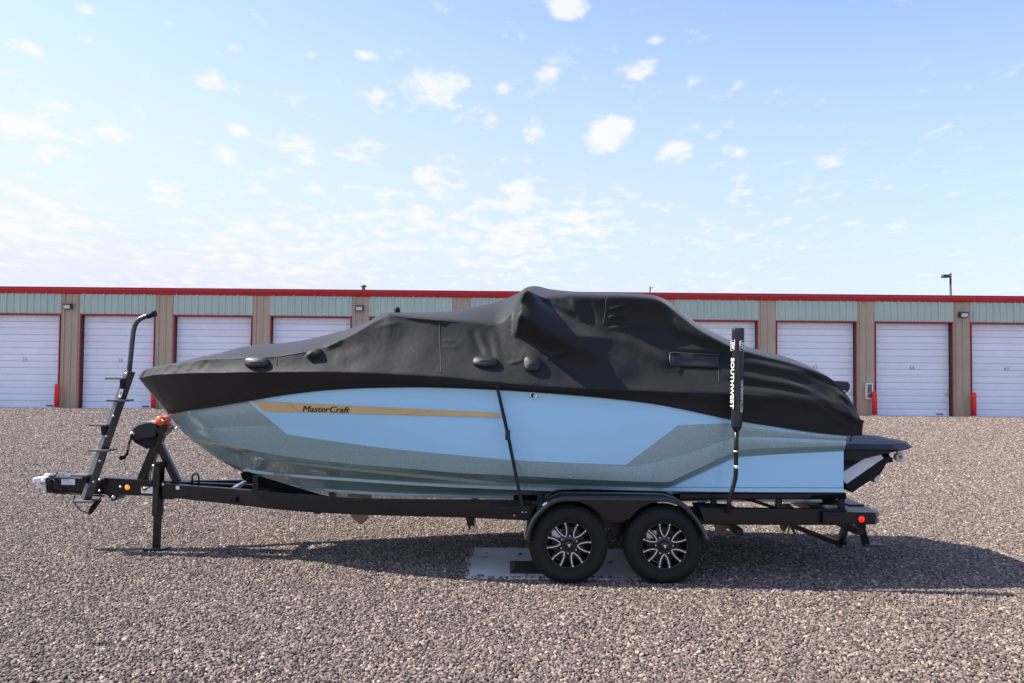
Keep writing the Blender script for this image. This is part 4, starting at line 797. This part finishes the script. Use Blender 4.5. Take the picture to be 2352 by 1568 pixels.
# wiring pigtail hanging under the ladder foot
lp_ = [P(x, y, YC - .16) for x, y in ((172, 1136), (170, 1146), (173, 1158), (184, 1171), (200, 1178), (206, 1180))]; MB().tube(lp_, .006, 8).build('wiring_loop', blackm, tr)
co = []
for k in range(121):
    t = k / 120; x, y = 205 + 22 * t, 1178 - 30 * t; c = P(x, y, YC - .16); a = t * 2 * math.pi * 9; co.append(c + Vector((.028 * math.cos(a), .028 * math.sin(a), .012 * math.sin(a))))
MB().tube(co, .0065, 6).build('coiled_cable', blackm, tr)
m = MB(); m.tube([P(203, 1180, YC - .16), P(214, 1166, YC - .16)], [.02, .026], 10); m.build('plug', blackm, tr)
MB().tube([P(227, 1148, YC - .16), P(233, 1140, YC - .16), P(228, 1135, YC - .16)], .006, 6).build('wiring_lead', blackm, tr)
# stickers and side marker
def sticker(x0, y0, x1, y1, Y, m_, name, y0r=None, y1r=None):
    m = MB(); m.prism(*pbox(x0, y0, x1, y1, Y, .002, y0r, y1r)); return m.build(name, m_, tr)
s_ = sticker(141, 1100.5, 172, 1113, yt - .003, whiteprint, 'data_sticker'); sticker(143, 1101.5, 158, 1103, yt - .0045, print_blue, 'sticker_print')
for k in range(4): sticker(143, 1105 + k * 1.9, 168 - 4 * (k % 2), 1105.6 + k * 1.9, yt - .0045, greyprint, 'sticker_print')
sticker(324, 1117, 353, 1132, yt - .016, whiteprint, 'data_sticker', 1118, 1134)
MB().lathe([(0, -.004), (.024, -.004), (.024, .004)], P(331.5, 1124, yt - .018), 'Y', 20).build('yellow_dot', sticker_y, tr)
sticker(326.5, 1123, 336.5, 1125, yt - .0235, mat('black_print', (.008,) * 3), 'sticker_print')
sticker(404, 1116, 414, 1124, YC - .21, whiteprint, 'data_sticker')
MB().lathe([(0, -.018), (.018, -.015), (.028, -.004), (.028, .006)], P(293, 1119, yt - .012), 'Y', 24).build('side_marker', amber, tr)
MB().lathe([(.029, -.008), (.034, -.006), (.036, .004)], P(293, 1119, yt - .012), 'Y', 24).build('marker_grommet', rubber, tr)
# jack
yj = GP(355, 1266).y; jx = lambda x, y: P(x, y, yj)
m = MB(); a, b = jx(366, 1060), jx(362, 1184); m.bar(a, b, .085, .085, roll=.35, up=(0, 1, 0)); m.build('jack_post', black, tr, .01)
m = MB(); m.bar(jx(362.5, 1180), jx(359, 1262), .062, .062, roll=.35, up=(0, 1, 0)); m.build('jack_leg', black, tr, .006)
ft0 = jx(357.5, 1262); m = MB(); m.prism([(ft0.x - .1, yj - .07, .012), (ft0.x + .1, yj - .07, .012), (ft0.x + .12, yj, .012), (ft0.x + .1, yj + .09, .012), (ft0.x - .1, yj + .09, .012), (ft0.x - .12, yj, .012)], (0, 0, .03)); m.build('jack_foot', black, tr, .008)
m = MB(); m.prism([jx(x, y) for x, y in ((372, 1122), (398, 1124), (398, 1147), (372, 1146))], (0, .18, 0)); m.build('jack_bracket', black, tr, .008)
m = MB(); m.tube([jx(356, 1070), jx(353, 1112)], .02); m.tube([jx(356, 1068), jx(366, 1066)], .018); m.build('jack_gear', blackm, tr)
m = MB(); m.tube([jx(352, 1078) + Vector((0, -.06, 0)), jx(351, 1116) + Vector((0, -.06, 0)), jx(338, 1122) + Vector((0, -.08, 0)), jx(333, 1115) + Vector((0, -.08, 0))], .007, 8); m.build('jack_crank', blackm, tr)
for (x, y) in ((358, 1068), (380, 1111), (388, 1113)): MB().lathe([(0, -.02), (.014, -.016), (.016, 0)], jx(x, y) + Vector((0, -.05, 0)), 'Y', 12).build('bolt', zinc, tr)
# ladder
yl = YC - .22; up_l = mat('ladder_paint', (.06, .066, .078), .3, metal=.4, coat=.4)
m = MB(); m.bar(P(197, 1147, yl), P(299, 851, yl), .082, .082, roll=R(-38), up=(0, 1, 0)); ld = m.build('ladder_post', up_l, tr, .007)
grip = mat('grip_plate', (.13, .12, .11), .85, bump=(300, .8, .004))
for (x0, x1, y, dz) in ((251, 291, 869, .0), (254, 298, 919, 0), (214, 254, 975, 0), (211, 259, 1033, 0), (172, 212, 1090, 0), (177, 221, 1149, 0)):
    a, b = P(x0, y, yl), P(x1, y, yl); m = MB(); m.box((a + b) / 2, (abs(b.x - a.x), .19, .018)); m.build('step', grip, ld, .003)
for (x, y) in ((253 + 25, 851 + 60), (262, 955), (246, 1001), (231, 1058), (216, 1106), (291, 858)): MB().lathe([(0, -.014), (.012, -.012), (.014, 0)], P(x - 1, y, yl - .056), 'Y', 12).build('bolt', chrome, ld)
for (x, y, s_) in ((286, 884, 1), (243, 990, 1), (200, 1102, 1)):
    m = MB(); m.prism([P(x - 8, y - 12, yl - .03), P(x + 6, y - 14, yl - .03), P(x + 3, y + 6, yl - .03), P(x - 6, y + 9, yl - .03)], (0, -.04, 0)); m.build('step_bracket', blackm, ld, .004)
hp = [P(x, y, yl) for x, y in ((296, 862), (299, 830), (303, 790), (306, 763), (309, 749), (314, 739), (322, 732), (332, 727.5), (345, 723), (358, 719))]
MB().tube(hp, .026, 14).build('hand_rail', up_l, ld)
MB().tube([P(338, 725.3, yl), P(358.5, 718.8, yl)], .031, 14).build('grip', rubber, ld)
m = MB(); m.prism([P(x, y, yl - .062) for x, y in ((275, 893), (283.5, 893), (278, 914), (270, 914))], (0, .003, 0)); m.build('warning_sticker', whiteprint, ld)
m = MB(); m.prism([P(x, y, yl - .0655) for x, y in ((276, 899), (279, 899), (277.5, 906), (274.5, 906))], (0, .003, 0)); m.build('sticker_print', greyprint, ld)
# winch stand
m = MB(); m.bar(P(326, 1104, YC), P(375, 985, YC), .09, .09, up=(0, 1, 0)); m.build('winch_post', black, tr, .008)
m = MB(); m.bar(P(362, 1012, YC), P(408, 1106, YC), .075, .075, up=(0, 1, 0)); m.build('winch_brace', black, tr, .008)
m = MB(); m.prism([P(x, y, YC - .09) for x, y in ((358, 986), (372, 976), (384, 978), (386, 984), (378, 994), (366, 1004))], (0, .18, 0)); m.build('roller_bracket', black, tr, .006)
MB().lathe([(.0, -.09), (.05, -.09), (.053, -.07), (.04, -.02), (.04, .02), (.053, .07), (.05, .09), (0, .09)], P(375, 965, YC), 'Y', 28).build('bow_roller', orange, tr)
MB().lathe([(0, -.016), (.016, -.012), (.018, .0)], P(375, 966, YC - .09), 'Y', 14).build('roller_bolt', chrome, tr)
MB().lathe([(0, -.05), (.018, -.05), (.018, .05), (0, .05)], P(387, 972, YC), 'Y', 18).build('roller_pad', orange, tr)
wp = [(296, 1000), (299, 991), (306, 982), (316, 975), (330, 970), (345, 969), (358, 972), (362, 980), (358, 1000), (352, 1007), (330, 1008), (312, 1010), (300, 1006)]
m = MB(); m.prism([P(x, y, YC - .1) for x, y in wp], (0, .2, 0)); wi = m.build('winch', plast, tr, .02, 4)
m = MB(); m.prism([P(x, y, YC - .06) for x, y in ((298, 1006), (352, 1007), (360, 1012), (348, 1028), (336, 1031), (312, 1018))], (0, .12, 0)); m.build('winch_bracket', blackm, tr, .006)
m = MB(); tp = [(299, 990), (306, 980.5), (316, 973.5), (330, 968.5), (345, 967.5), (356, 970)]; m.prism([P(x, y, YC - .103) for x, y in tp] + [P(x + 1.5, y + 3.6, YC - .103) for x, y in tp[::-1]], (0, .206, 0)); m.build('winch_cap', mat('winch_grey', (.42, .40, .385), .5), wi)
MB().lathe([(0, -.022), (.022, -.02), (.025, 0)], P(305, 996, YC - .1), 'Y', 16).build('winch_hub', zinc, wi)
m = MB(); yk = YC - .14; m.bar(P(304, 997, yk), P(297, 1018, yk), .012, .03, up=(0, 1, 0)); m.tube([P(297, 1016, yk), P(292, 1042, yk)], .011); m.build('crank_arm', blackm, wi)
m = MB(); m.tube([P(296, 1020, yk), P(293.5, 1034, yk)], .0145); m.build('crank_sleeve', mat('worn_orange', (.30, .15, .09), .6), wi)
m = MB(); m.tube([P(292, 1042, yk), P(283, 1050.5, yk)], .016); m.build('crank_grip', blackm, wi)
MB().lathe([(.012, -.03), (.024, -.03), (.024, .03), (.012, .03)], P(281.5, 1051, yk), 'Y', 16, close=True).build('crank_knob', blackm, wi)
m = MB(); lg = P(449, 1098, YC - .03); m.tube([lg + Vector((-.035, 0, -.05)), lg + Vector((-.035, 0, .02)), lg + Vector((-.018, 0, .045)), lg + Vector((.018, 0, .045)), lg + Vector((.035, 0, .02)), lg + Vector((.035, 0, -.05))], .01, 8); m.build('lifting_eye', black, tr)
# cross members, front keel rest
for (px, py, hf) in ((565, 1140, .42), (760, 1158, .62), (1090, 1172, .9), (1250, 1178, .95), (1640, 1187, 1.0), (1885, 1187, 1.0)):
    c = P(px, py, YC); m = MB(); m.bar((c.x, YC - hf, c.z + .035), (c.x, YC + hf, c.z + .035), .07, .06); m.build('cross_member', black, tr, .006)
m = MB(); m.bar(P(420, 1112, YC), P(585, 1118, YC), .05, .05); m.build('keel_beam', black, tr, .005)
m = MB(); m.bar(P(535, 1124, YC - .3), P(562, 1108, YC), .04, .04); m.build('keel_strut', zinc, tr, .004)
# bow bunks carrying the forefoot
hb = [(551, 1088, .17), (556, 1084, .17), (566, 1085, .18), (600, 1098, .25), (733, 1138, .46), (760, 1144, .5), (740, 1146, .48), (700, 1144, .42), (600, 1120, .25), (556, 1101, .17)]
both(MB().prism([P(x, y, YC - .42) for x, y, _ in hb], (0, .09, 0)), 'bow_bunk', carpet, .012)
c = P(588, 1110, YC - .44); both(MB().box(c, (.06, .04, .16)), 'bunk_post', black, .005)
# main bunks
both(MB().bar(P(1180, 1143, YC - .82), P(1941, 1139, YC - 1.02), .10, .045), 'bunk', carpet, .012)
both(MB().bar(P(1560, 1139, YC - 1.0), P(1942, 1137.5, YC - 1.03), .05, .055), 'bunk_rail', black, .008)
for px in (1240, 1640, 1790, 1934):
    c = P(px, 1155, YC - 1.0); both(MB().box((c.x, c.y + .02, c.z), (.055, .05, .19)), 'bunk_post', black, .005)
both(MB().tube([P(1700, 1140, YC - .9), P(1780, 1166, YC - .9)], .016), 'bunk_brace', black)
for px in (1076, 1087):
    both(MB().prism([P(px - 8, 1186, YC - .93), P(px + 7, 1188, YC - .93), P(px + 5, 1215, YC - .93), P(px + 2, 1217, YC - .93)], (0, .012, 0)), 'hanger_bracket', black) if px == 1076 else MB().prism([P(px - 4, 1188, YC - .6), P(px + 6, 1188, YC - .6), P(px + 4, 1216, YC - .6)], (0, .012, 0)).build('guide_plate', brass, tr)
# fenders
yf = 7.55; yb = 7.98
arc = [(1204, 1240), (1207, 1225), (1212, 1208), (1219, 1193), (1229, 1179), (1241, 1166.5), (1254, 1155), (1268, 1147), (1283, 1142), (1298, 1140), (1350, 1140.2), (1420, 1140.6), (1480, 1141), (1532, 1141.5), (1550, 1145), (1568, 1153), (1583, 1164), (1596, 1178), (1608, 1193), (1618, 1210), (1625, 1224), (1629, 1238)]
m = MB(); A1 = [P(x, y, yf) for x, y in arc]; cxm = P(1418, 1253, yf)
def inset(k, d):
    p = A1[k]; t = (A1[min(k + 1, len(A1) - 1)] - A1[max(k - 1, 0)]).normalized(); nn = Vector((t.z, 0, -t.x)); return p + nn * d if nn.z < 0 or k in () else p + nn * d
cols = []
for k in range(len(A1)):
    a = A1[k]; i1 = inset(k, .012); i2 = inset(k, .045)
    top_in = Vector((a.x, yb, a.z)); top_out = inset(k, .0) + Vector((0, .035, 0)); cols.append([Vector((a.x, yb, a.z)), a + Vector((0, .04, 0)), i1 + Vector((0, .008, 0)), i2, i2 + Vector((0, .012, 0)), inset(k, .02) + Vector((0, .06, 0)), Vector((inset(k, .012).x, yb, inset(k, .012).z))])
n = 7; m.add(sum(cols, []), [(i * n + j, i * n + j + 1, i * n + n + j + 1, i * n + n + j) for i in range(len(cols) - 1) for j in range(n - 1)], True)
both(m, 'fender', mat('fender_gloss', (.004, .004, .005), .16, coat=.5), 0)
# skirt between the wheels
sk = []
w1, w2, wy = 1307, 1528, 1253
for k in range(9): a = R(140 - 12 * k) if False else R(112 - 9.5 * k); sk.append((w1 + 103 * math.cos(a), wy - 103 * math.sin(a)))
sk += [(1402, 1194), (1411, 1197), (1420, 1198), (1430, 1197), (1438, 1193)]
for k in range(9): a = R(144 - 9.5 * k) ; sk.append((w2 + 103 * math.cos(a), wy - 103 * math.sin(a)))
sk = [p for p in sk if p[1] > 1144 and 1268 < p[0] < 1568]
poly = [(1278, 1150)] + sk + [(1556, 1150)]
both(MB().prism([P(x, y, yf + .03) for x, y in poly], (0, .012, 0)), 'fender_skirt', black)
# fender step pads
both(MB().prism([P(1126, 1163, yf + .08), P(1222, 1164, yf + .08), P(1212, 1178, yf + .08), P(1135, 1168, yf + .08)], (0, .3, 0)), 'fender_step', black, .006)
both(MB().prism([P(1606, 1166, yf + .05), P(1698, 1170, yf + .05), P(1703, 1174, yf + .05), P(1703, 1199, yf + .05), P(1618, 1199, yf + .05)], (0, .32, 0)), 'fender_step', black, .006)
for (x, y, r_) in ((1182, 1183, .012), (1200, 1176, .008), (1208, 1176, .008)): MB().lathe([(0, -.01), (r_, -.008), (r_, 0)], P(x, y, YC - 1.06 if x < 1190 else yf + .06), 'Y', 10).build('bolt', zinc, tr)
sticker(1246, 1158, 1256, 1162, yf - .004, whiteprint, 'fender_sticker', 1152, 1157)
# wheels
def make_wheel(cx_, cz_, y0, off, mirror=False):
    wh = bpy.data.objects.new('wheel', None); COL.objects.link(wh); wh.parent = tr; wh.matrix_parent_inverse = wmat(tr).inverted(); wh.location = (cx_, y0, cz_)
    s_ = -1 if mirror else 1; c = Vector((cx_, y0, cz_)); Rr = .362; W = .225
    pr = [(.205, .012), (.215, .0), (.228, -.004), (.245, -.008), (.27, -.013), (.30, -.012), (.318, -.006), (.331, .004), (.342, .014), (.350, .026), (.356, .038)]
    q = 5; groove = []
    for g_ in range(q):
        a = .042 + (W - .084) * g_ / q; b = .042 + (W - .084) * (g_ + 1) / q
        groove += [(Rr - .001, a + .001), (Rr, a + .006), (Rr, b - .006), (Rr - .001, b - .001)] + ([(Rr - .010, b - .0005), (Rr - .010, b + .0005)] if g_ < q - 1 else [])
    prof = pr + groove + [(r, W - y) for r, y in pr[::-1]]; prof = [(r, s_ * y) for r, y in prof]
    MBt = MB(); MBt.lathe(prof, c, 'Y', 96)
    # shoulder lugs
    nl = 64
    ty = MBt.build('tyre', rubber, wh)
    lug = MB()
    for k in range(nl):
        a = 2 * math.pi * k / nl + .02; d = Vector((math.cos(a), 0, math.sin(a))); tdir = Vector((-math.sin(a), 0, math.cos(a)))
        p0 = c + d * .3545 + Vector((0, s_ * .026, 0)); p1 = c + d * .3605 + Vector((0, s_ * .052, 0)); lug.bar(p0, p1, .021, .010, up=tuple(d))
    lug.build('tread_lugs', rubber, ty)
    for rr in (.236, .306): MB().tube([c + Vector((rr * math.cos(2 * math.pi * k / 72), -s_ * (.010 if rr < .25 else .0125), rr * math.sin(2 * math.pi * k / 72))) for k in range(73)], .0022, 5, False).build('sidewall_ring', rubber, ty)
    rim = MB(); rim.lathe([(.207, s_ * .018), (.214, s_ * -.004), (.210, s_ * -.008), (.202, s_ * -.004), (.196, s_ * .02), (.186, s_ * .05), (.182, s_ * .13), (.195, s_ * .17), (.205, s_ * .2)], c, 'Y', 72)
    ro = rim.build('rim', mat('rim_black', (.004, .004, .0045), .25, coat=.3), wh)
    hub = MB(); hub.lathe([(0, s_ * .02), (.055, s_ * .02), (.092, s_ * .028), (.098, s_ * .04), (.09, s_ * .07), (0, s_ * .07)], c, 'Y', 36)
    hub.build('hub_plate', MATS['rim_black'], ro)
    cap = MB(); cap.lathe([(0, s_ * -.022), (.030, s_ * -.020), (.042, s_ * -.010), (.046, s_ * .02)], c, 'Y', 32); co_ = cap.build('centre_cap', MATS['rim_black'], ro)
    em = MB()
    for (x, z) in ((-.007, .006), (.006, .003), (0, -.008)): em.box(c + Vector((x, s_ * -.0235, z)), (.010, .004, .012), Matrix.Rotation(.4, 3, 'Y'))
    em.build('cap_emblem', silver, co_)
    for k in range(6):
        ac = off + k * math.pi / 3
        d = lambda a, r, y: c + Vector((r * math.cos(a), s_ * y, r * math.sin(a)))
        # window pair: two curved spokes with bright machined edges
        for sg in (-1, 1):
            ang = [ac + sg * x for x in (.03, .15, .235, .26, .245, .23)]; rad = [.078, .092, .115, .15, .18, .208]
            sp = MB(); cl = MB()
            for i in range(5):
                a0, a1 = d(ang[i], rad[i], .016 - .003 * i), d(ang[i + 1], rad[i + 1], .016 - .003 * (i + 1)); sp.bar(a0 + Vector((0, s_ * .018, 0)), a1 + Vector((0, s_ * .018, 0)), .034, .026, up=(0, 1, 0))
                if i != 4 or True:
                    q0, q1 = a0 + Vector((0, s_ * -.001, 0)), a1 + Vector((0, s_ * -.001, 0))
                    if i == 4: q0 = q0.lerp(q1, .25)
                    cl.bar(q0, q1, .0105 if i == 4 else .0066, .006, up=(0, 1, 0))
            sp.build('spoke', MATS['rim_black'], ro); cl.build('spoke_edge', silver, ro)
        b0 = d(ac + math.pi / 6, .079, .01); MB().lathe([(0, s_ * -.012), (.008, s_ * -.010), (.0095, s_ * .0), (.0095, s_ * .02)], b0, 'Y', 10).build('lug_nut', chrome, ro)
    br = MB(); br.lathe([(.06, s_ * .085), (.15, s_ * .085), (.15, s_ * .11), (.06, s_ * .11)], c, 'Y', 40); br.build('brake_disc', mat('rusty_disc', (.16, .09, .05), .7, var=(20, .3)), ro)
    bc = MB(); bc.box(c + Vector((-.11, s_ * .08, .09)), (.09, .05, .07)); bc.build('brake_caliper', zinc, ro)
    MB().lathe([(0, s_ * .125), (.182, s_ * .125)], c, 'Y', 40).build('backing_plate', blackm, ro)
    return wh
wf, wr = P(1307, 1251, 7.6), P(1526.5, 1251.5, 7.6)
zw = .362 + .005
make_wheel(wf.x, zw, 7.6, R(54)); make_wheel(wr.x, zw, 7.6, R(30)); make_wheel(wf.x, zw, 2 * YC - 7.6, R(10), True); make_wheel(wr.x, zw, 2 * YC - 7.6, R(40), True)
for x in (wf.x, wr.x): MB().tube([(x, 7.78, zw), (x, 2 * YC - 7.78, zw)], .038, 14).build('axle', black, tr)
both(MB().bar((wf.x - .2, 7.93, .52), (wr.x + .2, 7.93, .52), .06, .12), 'axle_beam', black, .008)
c = P(1416, 1205, 7.95); both(MB().prism([(c.x - .1, 7.9, c.z + .06), (c.x + .1, 7.9, c.z + .06), (c.x + .05, 7.9, c.z - .1), (c.x - .05, 7.9, c.z - .1)], (0, .06, 0)), 'equaliser', black, .006)
# rear bumper box and lamp
yr = YC - 1.12; m = MB()
pb = [P(1890, 1170, yr), P(1944, 1177, yr), P(2011, 1177, yr), P(2011, 1205, yr), P(1890, 1206, yr)]
e1 = P(2023, 1177, yr + .1); e2 = P(2023, 1203, yr + .1); zt_ = pb[2].z; zb_ = pb[3].z
foot = [(pb[0].x, yr), (pb[2].x, yr), (pb[2].x + .075, yr + .10), (pb[2].x + .075, yr + .34), (pb[2].x - .12, yr + .42), (pb[0].x, yr + .42)]
nf = len(foot); m.add([(x, y, zt_) for x, y in foot] + [(x, y, zb_) for x, y in foot], [tuple(range(nf)), tuple(range(2 * nf - 1, nf - 1, -1))] + [(i, nf + i, nf + (i + 1) % nf, (i + 1) % nf) for i in range(nf)])
both(m, 'bumper_box', black, .008)
m = MB(); m.box((pb[2].x - .02, YC, (zt_ + zb_) / 2), (.16, 1.5, .14)); m.build('rear_beam', black, tr, .008)
MB().lathe([(0, -.016), (.02, -.014), (.031, -.003), (.031, .006)], P(1978.5, 1192, yr), 'Y', 24).build('side_marker', redlens, tr)
MB().lathe([(.032, -.007), (.037, -.005), (.04, .004)], P(1978.5, 1192, yr), 'Y', 24).build('marker_grommet', rubber, tr)
MB().lathe([(0, -.012), (.012, -.01), (.014, 0)], (pb[2].x + .038, yr + .045, (zt_ + zb_) / 2), 'Y', 12).build('bolt', zinc, tr)
both(MB().box(((pb[2].x + .077), yr + .22, (zt_ + zb_) / 2), (.012, .16, .06)), 'tail_lamp', redlens, .004)
# rear support leg standing on the gravel
gf = GP(1996, 1257); m = MB(); m.prism([P(1968, 1204, gf.y), P(1990, 1204, gf.y), P(1989, 1216, gf.y), P(2000, 1254, gf.y), P(1986, 1254, gf.y), P(1976, 1218, gf.y)], (0, .07, 0)); m.build('support_leg', black, tr, .006)
m = MB(); m.box((gf.x + .06, gf.y + .03, .03), (.22, .16, .012)); m.build('support_foot', mat('dusty_steel', (.09, .088, .085), .7, var=(20, .3)), tr, .003)
# prop guard frame hanging at the rear centre
yg = YC - .25; m = MB(); m.bar(P(1822, 1208, yg), P(1924, 1247, yg), .05, .05); m.build('guard_brace', black, tr, .006)
m = MB(); m.bar(P(1944, 1204, yg), P(1925, 1256, yg), .06, .07, up=(0, 1, 0)); m.build('guard_post', black, tr, .006)
m = MB(); m.tube([P(1936, 1237, yg - .06), P(1938, 1250, yg - .06)], .035, 14); m.build('guard_roller', rubber, tr)
# guide pole with padded sleeve
yp = 7.53; gp_ = thing('guide_pole', tuple(P(1671, 1178, yp)), 'black upright guide pole with padded sleeve and white lettering on the trailer', 'guide pole')
MB().tube([P(x, y, yp) for x, y in ((1670, 1178), (1675, 1152), (1680, 1131), (1686, 1110), (1689, 1098), (1690, 1088), (1691, 1030), (1691.5, 980))], .0205, 16).build('pole', black, gp_)
def padring(y, wd, rot=R(24)):
    c = P(1692 + (985 - y) * .0165, y, yp); r = wd / 2; ch = .28; pts = []
    for k in range(4):
        a = rot + k * math.pi / 2 - math.pi / 4
        for s_ in (-1, 1): aa = a + s_ * (math.pi / 4 - ch); pts.append(c + Vector((r * 1.08 * math.cos(aa), r * 1.08 * math.sin(aa), 0)))
    return pts
m = MB(); lev = [(990, .058), (985, .075), (979, .098), (965, .104), (900, .106), (820, .108), (770, .112), (757, .112), (754, .106), (752.5, .08)]
rg = [padring(y, w_) for y, w_ in lev]; n = 8; m.add(sum(rg, []), [(j * n + k, j * n + (k + 1) % n, (j + 1) * n + (k + 1) % n, (j + 1) * n + k) for j in range(len(rg) - 1) for k in range(n)] + [tuple(range(n))[::-1], tuple((len(rg) - 1) * n + k for k in range(n))])
sv = m.build('padded_sleeve', plast, gp_, .006, 3)
sv_bvh = bvh_of([sv])
c0, c1 = P(1692.3, 965, yp), P(1695.5, 770, yp); ax = (c1 - c0).normalized()
def face_text(txt, face_ang, z_top, z_bot, width, shear=0.0, bold=.0, lift=.0415, name='lettering', across=0.0):
    # lettering that reads downward on one flat of the sleeve
    tv, tf, asp = text_mesh(txt, shear, bold); nrm = Vector((math.cos(face_ang), math.sin(face_ang), 0)); side_ = Vector((-nrm.y, nrm.x, 0)); vs_ = []
    for u, v in tv:
        z = z_top + (z_bot - z_top) * u; t = (z - c0.z) / (c1.z - c0.z); base = c0.lerp(c1, t); s2 = (v - .5) * width + across; vs_.append(base + nrm * lift + side_ * s2)
    MB().add(vs_, tf).build(name, whiteprint, sv, fix=False)
zpx = lambda y: P(1693, y, yp).z
fl_a, fr_a = R(24 - 180), R(24 - 90)     # left-facing and right-facing flats toward the camera
lf = .108 / 2 * 1.08 * math.cos(math.pi / 4 - .28) * 1.0 + .0012
lf = max((Vector((math.cos(fl_a), math.sin(fl_a), 0)).dot(p - P(1692 + (985 - 820) * .0165, 820, yp)) for p in padring(820, .110))) + .0015
face_text('SOUTHWEST', fl_a, zpx(822), zpx(938), .046, 0, .02, lf)
face_text('WATERSPORTS.COM', fr_a, zpx(873), zpx(946), .026, .2, 0.004, lf, across=.004)
def frame_logo(ang):
    nrm = Vector((math.cos(ang), math.sin(ang), 0)); sd = Vector((-nrm.y, nrm.x, 0)); pts = [(-.026, 784), (.026, 781), (.026, 803), (-.026, 806)]
    q = [c0.lerp(c1, (zpx(y) - c0.z) / (c1.z - c0.z)) + nrm * (lf + .001) + sd * x for x, y in pts]; MB().tube(q + [q[0]], .0022, 6).build('logo_frame', whiteprint, sv)
    face_text('SW', ang, zpx(786), zpx(802), .03, 0, .03, lf, 'logo_letters')
frame_logo(fl_a); frame_logo(fr_a)
for y, h_ in ((1036, 3), (1072, 7)):
    c = P(1690.5, y, yp); MB().tube([c + Vector((0, 0, -h_ / 2 / 250)), c + Vector((0, 0, h_ / 2 / 250))], .0212, 16).build('pole_label', whiteprint, gp_)
# tie-down strap
sp_ = []
for k in range(26):
    t = k / 25; px = 1141 + 25 * min(1, t / .42) if t < .42 else 1166 + 31 * (t - .42) / .58; py = 884 + (1150 - 884) * t
    h_ = hit(cov_bvh, px, py, .006); 
    if h_ is None or t > .05: h_ = hit(hull_bvh, px, py, .006)
    if h_ is None or t > .8: h_ = None
    sp_.append((px, py, h_))
yl_ = [s_[2].y for s_ in sp_ if s_[2] is not None]; pts = []
for (px, py, h_) in sp_:
    pts.append(P(px, py, min(7.62, min(yl_) - .0) if h_ is None or True else h_.y))
pts += [P(1201, 1172, 7.63)]
m = MB(); vs_ = []
for p in pts: vs_ += [p + Vector((-.016, 0, 0)), p + Vector((.016, 0, 0)), p + Vector((.016, .004, 0)), p + Vector((-.016, .004, 0))]
m.add(vs_, [(i * 4 + j, i * 4 + (j + 1) % 4, i * 4 + 4 + (j + 1) % 4, i * 4 + 4 + j) for i in range(len(pts) - 1) for j in range(4)])
st = m.build('tie_down_strap', mat('strap_web', (.012, .012, .013), .8)); tag(st, 'black webbing strap tying the boat cover down to the trailer fender', 'strap')
m = MB(); m.box(P(1166, 999, 7.60), (.045, .02, .09)); m.build('buckle', plast, st, .005)
print('objects', len(bpy.data.objects))
